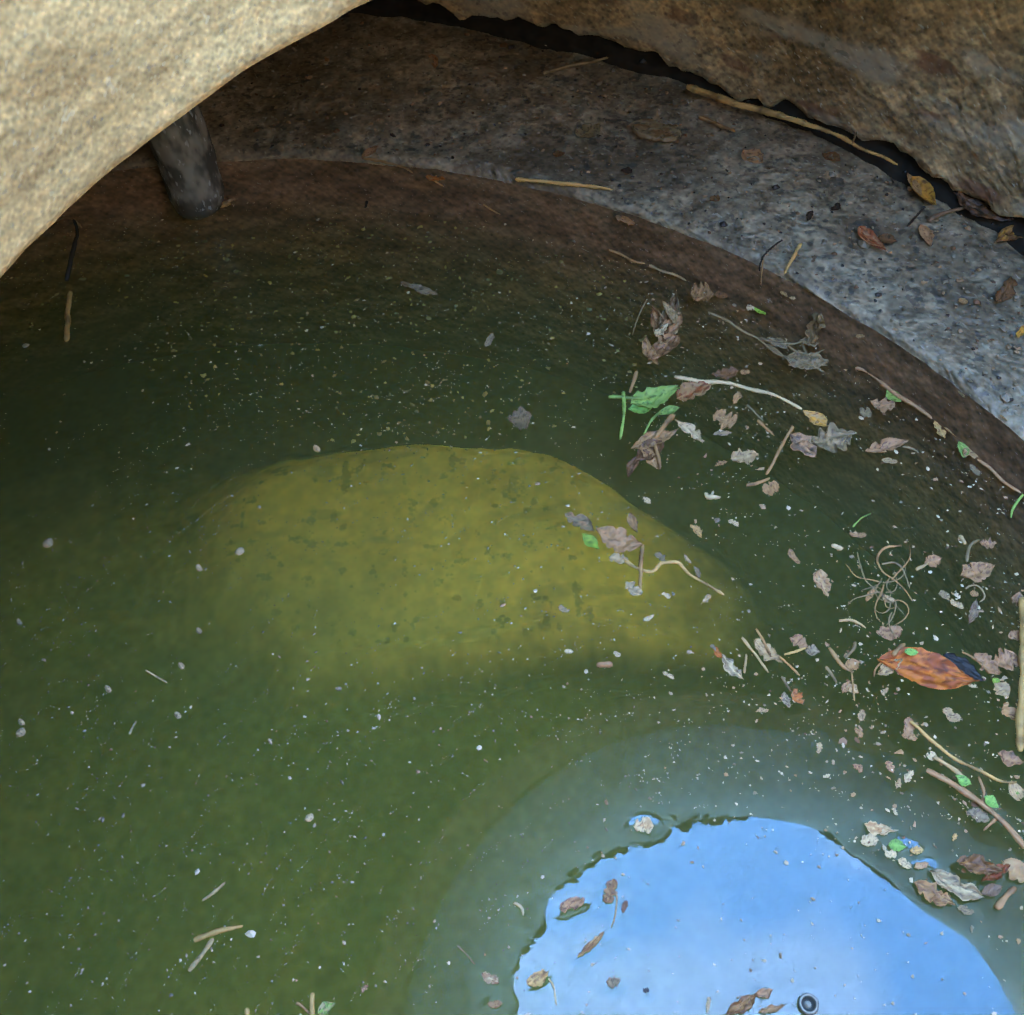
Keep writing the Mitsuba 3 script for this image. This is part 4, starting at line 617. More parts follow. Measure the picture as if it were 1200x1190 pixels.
leaf('dead_leaf', 'tan leaf touching the middle of the thick pale straw', 'dead leaves floating on the water', (0.1081, 0.1488, 0.0015), (0.1231, 0.1515, 0.0015), 0.0128, 'pink', curl=0.35, crumple=0.25, lobes=1)
leaf('dead_leaf', 'pale leaf with a green edge left of the thick pale straw', 'dead leaves floating on the water', (0.1049, 0.1379, 0.0015), (0.1094, 0.1295, 0.0015), 0.0096, 'pale', curl=0.35, crumple=0.25, lobes=1)
leaf('dead_leaf', 'tan leaf under the pale leaf by the thick straw', 'dead leaves floating on the water', (0.1051, 0.1249, 0.0015), (0.1098, 0.1148, 0.0015), 0.0083, 'tan', curl=0.35, crumple=0.25, lobes=1)
leaf('dead_leaf', 'small pink leaf above the cluster by the thick straw', 'dead leaves floating on the water', (0.1219, 0.1632, 0.0015), (0.1308, 0.1666, 0.0015), 0.0067, 'pink', curl=0.35, crumple=0.25, lobes=1)
leaf('dead_leaf', 'pink leaf at the top of the thick pale straw', 'dead leaves floating on the water', (0.1316, 0.1884, 0.0015), (0.1371, 0.1846, 0.0015), 0.0095, 'pink', curl=0.35, crumple=0.25, lobes=1)
leaf('dead_leaf', 'pinkish leaf at the foot of the thick pale straw', 'dead leaves floating on the water', (0.0934, 0.0983, 0.0015), (0.1048, 0.0927, 0.0015), 0.0090, 'pink', curl=0.35, crumple=0.25, lobes=1)
leaf('dead_leaf', 'white curled leaf below the foot of the thick straw', 'dead leaves floating on the water', (0.0921, 0.0775, 0.0015), (0.1000, 0.0791, 0.0015), 0.0101, 'pale', curl=0.35, crumple=0.25, lobes=1)
stick('stem', 'pale stem at the left end of the right edge leaf cluster', 'twigs and stems floating on the water', [(0.0934, 0.1574, 0.0015), (0.0979, 0.1539, 0.0015), (0.1018, 0.1483, 0.0015), (0.1038, 0.1430, 0.0015)], 0.00094, 'tan', taper=0.7)
leaf('green_leaf', 'tiny green leaf in the right edge leaf cluster', 'green leaf bits floating on the water', (0.1048, 0.1404, 0.0015), (0.1072, 0.1366, 0.0015), 0.0043, 'lime', curl=0.25, crumple=0.06, lobes=0)
leaf('leaf_flake', 'white chip between the big orange leaf and the right cluster', 'flakes of dead leaf floating on the water', (0.0906, 0.1376, 0.0015), (0.0947, 0.1373, 0.0015), 0.0028, 'white', curl=0.2, crumple=0.12, lobes=1)
leaf('dead_leaf', 'pale grey leaf with an orange tip below the pale patch', 'dead leaves floating on the water', (-0.0385, 0.1674, 0.0015), (-0.0300, 0.1521, 0.0015), 0.0092, 'bluegrey', curl=0.35, crumple=0.2, lobes=0, second='white')
leaf('leaf_flake', 'orange tip of the pale grey leaf', 'flakes of dead leaf floating on the water', (-0.0410, 0.1730, 0.0015), (-0.0389, 0.1664, 0.0015), 0.0043, 'orange', curl=0.2, crumple=0.12, lobes=1)
stick('stem', 'thin stem crossing right of the pale grey leaf', 'twigs and stems floating on the water', [(-0.0261, 0.1769, 0.0025), (-0.0218, 0.1690, 0.0025), (-0.0155, 0.1538, 0.0025)], 0.00095, 'pale', taper=0.7)
stick('stem', 'short upright stem right of the pale grey leaf', 'twigs and stems floating on the water', [(-0.0284, 0.1550, 0.0025), (-0.0253, 0.1662, 0.0025)], 0.00095, 'pale', taper=0.7)
stick('stem', 'thin stem above the crumbled grey leaf', 'twigs and stems floating on the water', [(-0.0165, 0.1814, 0.0025), (-0.0137, 0.1715, 0.0025), (-0.0126, 0.1629, 0.0025)], 0.00096, 'tan', taper=0.7)
stick('stem', 'thin pale stem below the pink leaf pair', 'twigs and stems floating on the water', [(-0.0070, 0.1624, 0.0025), (-0.0027, 0.1558, 0.0025), (0.0008, 0.1503, 0.0025)], 0.00094, 'tan', taper=0.7)
leaf('dead_leaf', 'crumbled grey white leaf among the thin stems', 'dead leaves floating on the water', (-0.0180, 0.1740, 0.0015), (-0.0074, 0.1604, 0.0015), 0.0106, 'pale', curl=0.35, crumple=0.35, lobes=2, second='grey')
leaf('dead_leaf', 'pink leaf of the pair above the teal water', 'dead leaves floating on the water', (0.0014, 0.1744, 0.0015), (0.0096, 0.1683, 0.0015), 0.0087, 'pink', curl=0.35, crumple=0.2, lobes=0)
leaf('dead_leaf', 'pale blue leaf of the pair above the teal water', 'dead leaves floating on the water', (0.0082, 0.1663, 0.0015), (0.0155, 0.1646, 0.0015), 0.0075, 'bluegrey', curl=0.35, crumple=0.1, lobes=0)
stick('stem', 'pale stem joining the pink and blue leaf pair', 'twigs and stems floating on the water', [(-0.0036, 0.1647, 0.0015), (0.0024, 0.1658, 0.0015), (0.0084, 0.1673, 0.0015)], 0.00095, 'straw', taper=0.7)
stick('pale_leaf_sprig__stem', '', 'twigs and stems floating on the water', [(0.0211, 0.1662, 0.0015), (0.0231, 0.1607, 0.0015), (0.0255, 0.1553, 0.0015), (0.0293, 0.1513, 0.0015)], 0.00142, 'tan', taper=0.7, parent=1)
stick('pale_leaf_sprig__stem', '', 'twigs and stems floating on the water', [(0.0371, 0.1689, 0.0015), (0.0332, 0.1629, 0.0015), (0.0284, 0.1592, 0.0015)], 0.00095, 'grey', taper=0.7, parent=1)
leaf('pale_leaf_sprig__leaf', '', 'dead leaves floating on the water', (0.0269, 0.1531, 0.0015), (0.0362, 0.1564, 0.0015), 0.0072, 'tan', curl=0.4, crumple=0.2, lobes=0, parent=1)
leaf('pale_leaf_sprig__leaf', '', 'dead leaves floating on the water', (0.0253, 0.1430, 0.0015), (0.0306, 0.1385, 0.0015), 0.0063, 'pale', curl=0.4, crumple=0.2, lobes=0, parent=1)
leaf('pale_leaf_sprig__leaf', '', 'dead leaves floating on the water', (0.0225, 0.1393, 0.0015), (0.0279, 0.1458, 0.0015), 0.0044, 'pink', curl=0.4, crumple=0.2, lobes=0, parent=1)
stick('pale_leaf_sprig__stem', '', 'twigs and stems floating on the water', [(0.0301, 0.1507, 0.0015), (0.0290, 0.1447, 0.0015), (0.0276, 0.1338, 0.0015)], 0.00070, 'tan', taper=0.7, parent=1)
labels['pale_leaf_sprig'] = {'label': 'tan twig with small pale leaves left of the big orange leaf', 'category': 'sprig'}
leaf('leaf_flake', 'small orange flake above the sky reflection', 'flakes of dead leaf floating on the water', (-0.0035, 0.1439, 0.0015), (-0.0009, 0.1350, 0.0015), 0.0065, 'orange', curl=0.2, crumple=0.12, lobes=1, second='pink')
leaf('leaf_flake', 'pale blue flake left of the small orange flake', 'flakes of dead leaf floating on the water', (-0.0090, 0.1423, 0.0015), (-0.0081, 0.1338, 0.0015), 0.0043, 'bluegrey', curl=0.2, crumple=0.12, lobes=1)
stick('stem', 'grey thin stem above the pale blue flake', 'twigs and stems floating on the water', [(-0.0085, 0.1512, 0.0015), (-0.0073, 0.1460, 0.0015), (-0.0058, 0.1418, 0.0015)], 0.00093, 'grey', taper=0.7)
stick('stick', 'thin green grey stem right of the pair of leaves', 'twigs and stems floating on the water', [(0.0174, 0.1550, 0.0015), (0.0194, 0.1497, 0.0015), (0.0207, 0.1455, 0.0015)], 0.00094, 'grey', taper=0.7)
leaf('leaf_flake', 'pale chip left of the small orange flake', 'flakes of dead leaf floating on the water', (-0.0263, 0.1329, 0.0015), (-0.0199, 0.1329, 0.0015), 0.0027, 'pale', curl=0.2, crumple=0.12, lobes=1)
leaf('leaf_flake', 'pale flake under the tan twig sprig', 'flakes of dead leaf floating on the water', (0.0278, 0.1226, 0.0015), (0.0306, 0.1290, 0.0015), 0.0037, 'pale', curl=0.2, crumple=0.12, lobes=1)
leaf('leaf_flake', 'tan flake under the pale flake of the sprig', 'flakes of dead leaf floating on the water', (0.0242, 0.1193, 0.0015), (0.0257, 0.1137, 0.0015), 0.0038, 'tan', curl=0.2, crumple=0.12, lobes=1)
leaf('leaf_flake', 'pale oval flake in the dark teal water', 'flakes of dead leaf floating on the water', (0.0012, 0.1070, 0.0015), (0.0036, 0.1128, 0.0015), 0.0034, 'pale', curl=0.2, crumple=0.12, lobes=1)
leaf('leaf_flake', 'pink flake left of the two stalks', 'flakes of dead leaf floating on the water', (0.0177, 0.0995, 0.0015), (0.0213, 0.0951, 0.0015), 0.0041, 'pink', curl=0.2, crumple=0.12, lobes=1)
leaf('leaf_flake', 'pink flake nearest the two stalks', 'flakes of dead leaf floating on the water', (0.0354, 0.0998, 0.0015), (0.0371, 0.0937, 0.0015), 0.0043, 'pink', curl=0.2, crumple=0.12, lobes=1)
leaf('leaf_flake', 'white flake left of the pale stalk', 'flakes of dead leaf floating on the water', (0.0421, 0.0876, 0.0015), (0.0474, 0.0935, 0.0015), 0.0038, 'white', curl=0.2, crumple=0.12, lobes=1)
leaf('leaf_flake', 'pale flake beside the white flake by the stalk', 'flakes of dead leaf floating on the water', (0.0365, 0.0851, 0.0015), (0.0397, 0.0899, 0.0015), 0.0029, 'pale', curl=0.2, crumple=0.12, lobes=1)
leaf('leaf_flake', 'white bead above the sky reflection', 'flakes of dead leaf floating on the water', (0.0008, 0.0940, 0.0015), (0.0048, 0.0951, 0.0015), 0.0023, 'white', curl=0.2, crumple=0.12, lobes=1)
leaf('leaf_flake', 'white small flake above the green bit', 'flakes of dead leaf floating on the water', (0.0318, 0.0753, 0.0015), (0.0329, 0.0714, 0.0015), 0.0028, 'white', curl=0.2, crumple=0.12, lobes=1)
leaf('leaf_flake', 'yellow crumb below the pale stalk', 'flakes of dead leaf floating on the water', (0.0569, 0.0566, 0.0015), (0.0593, 0.0600, 0.0015), 0.0021, 'straw', curl=0.2, crumple=0.12, lobes=1)
leaf('leaf_flake', 'pale bent flake under the big orange leaf', 'flakes of dead leaf floating on the water', (0.0734, 0.1253, 0.0015), (0.0788, 0.1180, 0.0015), 0.0069, 'pale', curl=0.2, crumple=0.12, lobes=1)
leaf('leaf_flake', 'pale crumb left below the big orange leaf', 'flakes of dead leaf floating on the water', (0.0433, 0.1363, 0.0015), (0.0476, 0.1401, 0.0015), 0.0029, 'pale', curl=0.2, crumple=0.12, lobes=1)
stick('straw', 'long thin wavy straw running to the lower right', 'twigs and stems floating on the water', [(0.0530, 0.1193, 0.0035), (0.0575, 0.1127, 0.0035), (0.0638, 0.1036, 0.0035), (0.0711, 0.0956, 0.0035), (0.0812, 0.0883, 0.0035), (0.0884, 0.0836, 0.0035), (0.0968, 0.0825, 0.0035)], 0.00111, 'straw', taper=0.7)
leaf('leaf_flake', 'pink leaf at the head of the long wavy straw', 'flakes of dead leaf floating on the water', (0.0496, 0.1120, 0.0015), (0.0542, 0.1220, 0.0015), 0.0057, 'pink', curl=0.2, crumple=0.25, lobes=1)
leaf('leaf_flake', 'tan leaf scrap below the head of the long wavy straw', 'flakes of dead leaf floating on the water', (0.0473, 0.1133, 0.0015), (0.0544, 0.1104, 0.0015), 0.0045, 'tan', curl=0.2, crumple=0.12, lobes=1)
stick('stalk', 'pale pink stalk running out at the right edge', 'twigs and stems floating on the water', [(0.0532, 0.0921, 0.0035), (0.0626, 0.0854, 0.0035), (0.0728, 0.0761, 0.0035), (0.0804, 0.0663, 0.0035), (0.0859, 0.0572, 0.0035), (0.0907, 0.0476, 0.0035)], 0.00173, 'pink', taper=0.8)
stick('stalk', 'short pale stalk with a blue bead above the pale pink stalk', 'twigs and stems floating on the water', [(0.0598, 0.0993, 0.0025), (0.0654, 0.0942, 0.0025), (0.0701, 0.0897, 0.0025), (0.0740, 0.0853, 0.0025)], 0.00133, 'pale', taper=0.7)
leaf('leaf_flake', 'blue white bead at the tip of the short pale stalk', 'flakes of dead leaf floating on the water', (0.0567, 0.1010, 0.0015), (0.0619, 0.1005, 0.0015), 0.0051, 'white', curl=0.2, crumple=0.12, lobes=1)
leaf('green_leaf', 'green leaf on the short pale stalk', 'green leaf bits floating on the water', (0.0669, 0.0877, 0.0055), (0.0732, 0.0827, 0.0055), 0.0059, 'green', curl=0.3, crumple=0.06, lobes=0)
leaf('green_leaf', 'green leaf on the pale pink stalk', 'green leaf bits floating on the water', (0.0769, 0.0753, 0.0065), (0.0820, 0.0696, 0.0065), 0.0063, 'green', curl=0.3, crumple=0.06, lobes=0)
stick('stem', 'thin side stems on the pale pink stalk', 'twigs and stems floating on the water', [(0.0782, 0.0859, 0.0035), (0.0783, 0.0796, 0.0035), (0.0747, 0.0724, 0.0035)], 0.00087, 'pink', taper=0.7)
leaf('leaf_flake', 'wet blue leaf under the pale pink stalk', 'flakes of dead leaf floating on the water', (0.0684, 0.0706, 0.0015), (0.0781, 0.0657, 0.0015), 0.0066, 'bluegrey', curl=0.2, crumple=0.12, lobes=1)
stick('stem', 'short pink stem below the pale pink stalk', 'twigs and stems floating on the water', [(0.0825, 0.0661, 0.0025), (0.0772, 0.0631, 0.0025), (0.0728, 0.0600, 0.0025)], 0.00086, 'pink', taper=0.7)
leaf('leaf_flake', 'pale flake at the right edge below the long wavy straw', 'flakes of dead leaf floating on the water', (0.0921, 0.0775, 0.0015), (0.0980, 0.0770, 0.0015), 0.0026, 'mint', curl=0.2, crumple=0.12, lobes=1)
leaf('dead_leaf', 'brown and blue wet leaf at the rim of the sky reflection', 'dead leaves floating on the water', (0.0154, 0.0682, 0.0015), (0.0280, 0.0637, 0.0015), 0.0072, 'tan', curl=0.35, crumple=0.15, lobes=0, second='white')
leaf('leaf_flake', 'round pale flake below the brown and blue wet leaf', 'flakes of dead leaf floating on the water', (0.0116, 0.0604, 0.0015), (0.0200, 0.0597, 0.0015), 0.0064, 'white', curl=0.2, crumple=0.12, lobes=1)
leaf('green_leaf', 'green leaf at the rim of the sky reflection', 'green leaf bits floating on the water', (0.0249, 0.0572, 0.0015), (0.0330, 0.0557, 0.0015), 0.0065, 'green', curl=0.3, crumple=0.06, lobes=0)
leaf('leaf_flake', 'pale round flake under the green leaf at the rim', 'flakes of dead leaf floating on the water', (0.0215, 0.0528, 0.0015), (0.0274, 0.0524, 0.0015), 0.0047, 'white', curl=0.2, crumple=0.12, lobes=1)
leaf('leaf_flake', 'olive flake right of the green leaf at the rim', 'flakes of dead leaf floating on the water', (0.0346, 0.0539, 0.0015), (0.0412, 0.0533, 0.0015), 0.0041, 'straw', curl=0.2, crumple=0.12, lobes=1)
leaf('leaf_flake', 'pale flake below the green leaf at the rim', 'flakes of dead leaf floating on the water', (0.0271, 0.0497, 0.0015), (0.0325, 0.0455, 0.0015), 0.0049, 'white', curl=0.2, crumple=0.12, lobes=1)
leaf('leaf_flake', 'pale pink flake right below the green leaf at the rim', 'flakes of dead leaf floating on the water', (0.0340, 0.0455, 0.0015), (0.0417, 0.0468, 0.0015), 0.0036, 'pink', curl=0.2, crumple=0.12, lobes=1, second='pale')
leaf('dead_leaf', 'brown ragged leaf on the edge of the sky reflection', 'dead leaves floating on the water', (0.0324, 0.0376, 0.0015), (0.0478, 0.0268, 0.0015), 0.0105, 'tan', curl=0.25, crumple=0.2, lobes=3, second='brown')
leaf('dead_leaf', 'wet pale blue leaf above the brown ragged leaf', 'dead leaves floating on the water', (0.0410, 0.0426, 0.0015), (0.0619, 0.0296, 0.0015), 0.0115, 'bluegrey', curl=0.2, crumple=0.2, lobes=2, second='white')
leaf('dead_leaf', 'brown leaf lying across the wet pale blue leaf', 'dead leaves floating on the water', (0.0543, 0.0448, 0.0045), (0.0743, 0.0391, 0.0045), 0.0096, 'brown', curl=0.35, crumple=0.25, lobes=1, second='tan')
leaf('dead_leaf', 'rust brown leaf right of the wet pale blue leaf', 'dead leaves floating on the water', (0.0640, 0.0359, 0.0035), (0.0786, 0.0420, 0.0035), 0.0066, 'rust', curl=0.35, crumple=0.2, lobes=0, second='brown')
leaf('dead_leaf', 'tan leaf at the right picture edge near the bottom', 'dead leaves floating on the water', (0.0778, 0.0445, 0.0015), (0.0867, 0.0340, 0.0015), 0.0120, 'tan', curl=0.3, crumple=0.1, lobes=0, second='pale')
leaf('dead_leaf', 'curled purple leaf below the rust brown leaf', 'dead leaves floating on the water', (0.0614, 0.0305, 0.0015), (0.0729, 0.0327, 0.0015), 0.0061, 'purple', curl=0.5, crumple=0.2, lobes=0)
stick('twig', 'pink stem piece below the rust brown leaf', 'twigs and stems floating on the water', [(0.0673, 0.0233, 0.0015), (0.0730, 0.0279, 0.0015), (0.0786, 0.0323, 0.0015)], 0.00165, 'pink', taper=0.9)
leaf('leaf_flake', 'tan scrap on the right end of the brown ragged leaf', 'flakes of dead leaf floating on the water', (0.0493, 0.0256, 0.0015), (0.0561, 0.0224, 0.0015), 0.0043, 'grey', curl=0.2, crumple=0.12, lobes=1)
leaf('leaf_flake', 'pale blue round flake just outside the sky reflection', 'flakes of dead leaf floating on the water', (-0.0997, 0.0769, 0.0015), (-0.0902, 0.0761, 0.0015), 0.0081, 'white', curl=0.2, crumple=0.12, lobes=1, second='tan')
leaf('leaf_flake', 'brown flake with a white edge inside the sky reflection', 'flakes of dead leaf floating on the water', (-0.1182, 0.0410, 0.0015), (-0.1139, 0.0516, 0.0015), 0.0069, 'tan', curl=0.2, crumple=0.12, lobes=1, second='brown')
leaf('leaf_flake', 'tiny brown flake beside the brown flake in the sky reflection', 'flakes of dead leaf floating on the water', (-0.1113, 0.0360, 0.0015), (-0.1086, 0.0411, 0.0015), 0.0028, 'brown', curl=0.2, crumple=0.12, lobes=1)
stick('stem', 'thin white stem in the upper sky reflection', 'twigs and stems floating on the water', [(-0.1134, 0.0444, 0.0015), (-0.1149, 0.0357, 0.0015), (-0.1177, 0.0297, 0.0015)], 0.00052, 'pale', taper=0.7)
leaf('dead_leaf', 'narrow olive sliver inside the sky reflection', 'dead leaves floating on the water', (-0.1347, 0.0179, 0.0015), (-0.1213, 0.0276, 0.0015), 0.0035, 'brown', curl=0.3, crumple=0.05, lobes=0, second='straw')
leaf('leaf_flake', 'pinkish flake on the left edge of the sky reflection', 'flakes of dead leaf floating on the water', (-0.1412, 0.0398, 0.0015), (-0.1291, 0.0429, 0.0015), 0.0060, 'pink', curl=0.2, crumple=0.12, lobes=1, second='brown')
leaf('leaf_flake', 'tan chip with dark edges in the lower left sky reflection', 'flakes of dead leaf floating on the water', (-0.1600, 0.0074, 0.0015), (-0.1499, 0.0119, 0.0015), 0.0058, 'straw', curl=0.2, crumple=0.12, lobes=1, second='brown')
stick('stem', 'white thin stem under the tan chip in the sky reflection', 'twigs and stems floating on the water', [(-0.1494, 0.0085, 0.0015), (-0.1474, 0.0039, 0.0015), (-0.1472, -0.0027, 0.0015)], 0.00060, 'white', taper=0.7)
leaf('leaf_flake', 'small grey star shaped crumb in the sky reflection', 'flakes of dead leaf floating on the water', (-0.1227, 0.0057, 0.0015), (-0.1163, 0.0052, 0.0015), 0.0053, 'grey', curl=0.2, crumple=0.12, lobes=3)
leaf('leaf_flake', 'dark dot in the lower sky reflection', 'flakes of dead leaf floating on the water', (-0.1063, 0.0007, 0.0015), (-0.1035, 0.0005, 0.0015), 0.0023, 'dark', curl=0.2, crumple=0.12, lobes=1)
leaf('leaf_flake', 'white sliver in the lower sky reflection', 'flakes of dead leaf floating on the water', (-0.0784, -0.0111, 0.0015), (-0.0760, -0.0049, 0.0015), 0.0024, 'white', curl=0.2, crumple=0.12, lobes=1)
leaf('dead_leaf', 'brown wet leaf at the bottom of the sky reflection', 'dead leaves floating on the water', (-0.0693, -0.0122, 0.0015), (-0.0537, -0.0054, 0.0015), 0.0070, 'brown', curl=0.4, crumple=0.25, lobes=2, second='tan')
leaf('dead_leaf', 'pinkish leaf tip right of the brown wet leaf at the bottom', 'dead leaves floating on the water', (-0.0552, -0.0053, 0.0015), (-0.0462, -0.0038, 0.0015), 0.0050, 'pink', curl=0.4, crumple=0.25, lobes=1, second='brown')
leaf('dead_leaf', 'brown leaf end at the bottom picture edge', 'dead leaves floating on the water', (-0.0544, -0.0126, 0.0015), (-0.0421, -0.0107, 0.0015), 0.0035, 'tan', curl=0.4, crumple=0.2, lobes=0)
seed_pod((-0.0315, -0.0111, 0.0015), 0.0047)
leaf('leaf_flake', 'pinkish and white flake left of the sky reflection', 'flakes of dead leaf floating on the water', (-0.1809, 0.0137, 0.0015), (-0.1734, 0.0090, 0.0015), 0.0050, 'pink', curl=0.2, crumple=0.12, lobes=1, second='white')
leaf('leaf_flake', 'tan chip left of the sky reflection at the bottom', 'flakes of dead leaf floating on the water', (-0.1794, 0.0001, 0.0015), (-0.1722, -0.0004, 0.0015), 0.0033, 'tan', curl=0.2, crumple=0.12, lobes=1)
stick('stem', 'curved white stem left of the sky reflection', 'twigs and stems floating on the water', [(-0.1639, 0.0444, 0.0015), (-0.1607, 0.0418, 0.0015), (-0.1597, 0.0377, 0.0015)], 0.00084, 'white', taper=0.7)
stick('stem', 'thin pale line of stem left of the curved white stem', 'twigs and stems floating on the water', [(-0.1923, 0.0270, 0.0015), (-0.1884, 0.0228, 0.0015), (-0.1845, 0.0179, 0.0015)], 0.00051, 'grey', taper=0.7)
leaf('leaf_flake', 'small pink flake in the lower middle', 'flakes of dead leaf floating on the water', (-0.2384, 0.0101, 0.0015), (-0.2358, 0.0128, 0.0015), 0.0025, 'pink', curl=0.2, crumple=0.12, lobes=1)
stick('stick', 'upper tan stick of the crossed pair at the lower left', 'twigs and stems floating on the water', [(-0.3208, 0.0397, 0.0015), (-0.3110, 0.0421, 0.0015), (-0.2981, 0.0443, 0.0015)], 0.00126, 'straw', taper=0.8)
stick('stick', 'lower pale stick of the crossed pair at the lower left', 'twigs and stems floating on the water', [(-0.3221, 0.0251, 0.0015), (-0.3170, 0.0316, 0.0015), (-0.3111, 0.0386, 0.0015)], 0.00145, 'pale', taper=0.9)
stick('stick', 'short pale stick above the crossed pair', 'twigs and stems floating on the water', [(-0.3189, 0.0576, 0.0015), (-0.3144, 0.0605, 0.0015), (-0.3081, 0.0658, 0.0015)], 0.00107, 'pale', taper=0.7)
stick('stick', 'straw beside the green scrap at the bottom edge', 'twigs and stems floating on the water', [(-0.2610, 0.0111, 0.0035), (-0.2612, 0.0052, 0.0035), (-0.2613, -0.0020, 0.0035)], 0.00160, 'straw', taper=0.95)
stick('stem', 'thin stem left of the straw at the bottom edge', 'twigs and stems floating on the water', [(-0.2698, 0.0077, 0.0015), (-0.2656, 0.0048, 0.0015), (-0.2631, 0.0024, 0.0015)], 0.00080, 'tan', taper=0.7)
leaf('green_leaf', 'green scrap with pale ends at the bottom edge', 'green leaf bits floating on the water', (-0.2591, 0.0021, 0.0015), (-0.2511, 0.0059, 0.0015), 0.0055, 'mint', curl=0.3, crumple=0.06, lobes=0, second='pale')
stick('stick', 'short straw cut by the bottom edge at the lower left', 'twigs and stems floating on the water', [(-0.2924, 0.0075, 0.0015), (-0.2918, 0.0002, 0.0015)], 0.00120, 'straw', taper=0.95)
stick('stick', 'thin white stick in the left green water', 'twigs and stems floating on the water', [(-0.3639, 0.1876, 0.0015), (-0.3574, 0.1827, 0.0015), (-0.3511, 0.1785, 0.0015)], 0.00073, 'white', taper=0.9)
stick('stick', 'tiny white stick below the thin white stick', 'twigs and stems floating on the water', [(-0.3683, 0.1500, 0.0015), (-0.3666, 0.1548, 0.0015), (-0.3655, 0.1567, 0.0015)], 0.00071, 'white', taper=0.9)
leaf('bead', 'largest white bead in the lower left water', 'white beads scattered on the water', (-0.2689, 0.0938, 0.0015), (-0.2653, 0.0967, 0.0015), 0.0039, 'white', curl=-0.5, crumple=0.05, lobes=0)
leaf('bead', 'white bead near the left picture edge', 'white beads scattered on the water', (-0.4316, 0.1546, 0.0015), (-0.4280, 0.1581, 0.0015), 0.0051, 'white', curl=-0.5, crumple=0.05, lobes=0)
leaf('bead', 'smaller white bead above the left edge bead', 'white beads scattered on the water', (-0.4328, 0.1644, 0.0015), (-0.4293, 0.1606, 0.0015), 0.0029, 'white', curl=-0.5, crumple=0.05, lobes=0)
leaf('bead', 'tan bead in the upper left water', 'white beads scattered on the water', (-0.4403, 0.2791, 0.0015), (-0.4359, 0.2839, 0.0015), 0.0067, 'white', curl=-0.5, crumple=0.05, lobes=0)
leaf('bead', 'white bead left of the pale patch', 'white beads scattered on the water', (-0.3189, 0.2614, 0.0015), (-0.3148, 0.2653, 0.0015), 0.0052, 'white', curl=-0.5, crumple=0.05, lobes=0)
leaf('bead', 'white bead under the thin white stick', 'white beads scattered on the water', (-0.3866, 0.1803, 0.0015), (-0.3832, 0.1764, 0.0015), 0.0030, 'white', curl=-0.5, crumple=0.05, lobes=0)
leaf('bead', 'white bead below left of the pale patch edge', 'white beads scattered on the water', (-0.3427, 0.2564, 0.0015), (-0.3393, 0.2519, 0.0015), 0.0034, 'white', curl=-0.5, crumple=0.05, lobes=0)
leaf('bead', 'white bead right of the thin white stick', 'white beads scattered on the water', (-0.3462, 0.1910, 0.0015), (-0.3429, 0.1870, 0.0015), 0.0031, 'white', curl=-0.5, crumple=0.05, lobes=0)
leaf('bead', 'white bead on the top left of the pale patch', 'white beads scattered on the water', (-0.2743, 0.3412, 0.0015), (-0.2709, 0.3360, 0.0015), 0.0039, 'white', curl=-0.5, crumple=0.05, lobes=0)
leaf('bead', 'white bead low between left stick and dark water', 'white beads scattered on the water', (-0.3450, 0.1607, 0.0015), (-0.3418, 0.1569, 0.0015), 0.0030, 'white', curl=-0.5, crumple=0.05, lobes=0)
leaf('bead', 'white bead above the left edge pair of beads', 'white beads scattered on the water', (-0.4468, 0.2289, 0.0015), (-0.4435, 0.2251, 0.0015), 0.0028, 'white', curl=-0.5, crumple=0.05, lobes=0)
leaf('bead', 'white bead left of the yellow corner of the patch', 'white beads scattered on the water', (-0.3380, 0.2131, 0.0015), (-0.3351, 0.2094, 0.0015), 0.0029, 'white', curl=-0.5, crumple=0.05, lobes=0)
stick('scum_patch__strand', '', 'twigs and stems floating on the water', [(0.0309, 0.4026, 0.0015), (0.0386, 0.3970, 0.0015), (0.0497, 0.3941, 0.0015), (0.0622, 0.3975, 0.0015)], 0.00117, 'grey', taper=0.5, parent=1)
stick('scum_patch__strand', '', 'twigs and stems floating on the water', [(0.0369, 0.3892, 0.0015), (0.0469, 0.3818, 0.0015), (0.0572, 0.3760, 0.0015), (0.0666, 0.3673, 0.0015)], 0.00115, 'grey', taper=0.5, parent=1)
stick('scum_patch__strand', '', 'twigs and stems floating on the water', [(0.0467, 0.3992, 0.0015), (0.0511, 0.3876, 0.0015), (0.0618, 0.3833, 0.0015), (0.0719, 0.3869, 0.0015)], 0.00116, 'grey', taper=0.5, parent=1)
stick('scum_patch__strand', '', 'twigs and stems floating on the water', [(0.0582, 0.3931, 0.0015), (0.0615, 0.3771, 0.0015), (0.0709, 0.3730, 0.0015)], 0.00115, 'grey', taper=0.5, parent=1)
stick('scum_patch__strand', '', 'twigs and stems floating on the water', [(0.0354, 0.3957, 0.0015), (0.0419, 0.3855, 0.0015), (0.0492, 0.3738, 0.0015)], 0.00116, 'grey', taper=0.5, parent=1)
leaf('scum_patch__film', '', 'flakes of dead leaf floating on the water', (0.0452, 0.3820, 0.0015), (0.0705, 0.3761, 0.0015), 0.0171, 'grey', curl=0.05, crumple=0.25, lobes=3, parent=1)
leaf('scum_patch__film', '', 'flakes of dead leaf floating on the water', (0.0581, 0.3979, 0.0015), (0.0700, 0.3934, 0.0015), 0.0096, 'grey', curl=0.05, crumple=0.25, lobes=3, parent=1)
leaf('scum_patch__film', '', 'flakes of dead leaf floating on the water', (0.0367, 0.4020, 0.0015), (0.0473, 0.3912, 0.0015), 0.0093, 'grey', curl=0.05, crumple=0.25, lobes=3, parent=1)
labels['scum_patch'] = {'label': 'grey stringy scum patch floating under the brown band', 'category': 'scum'}

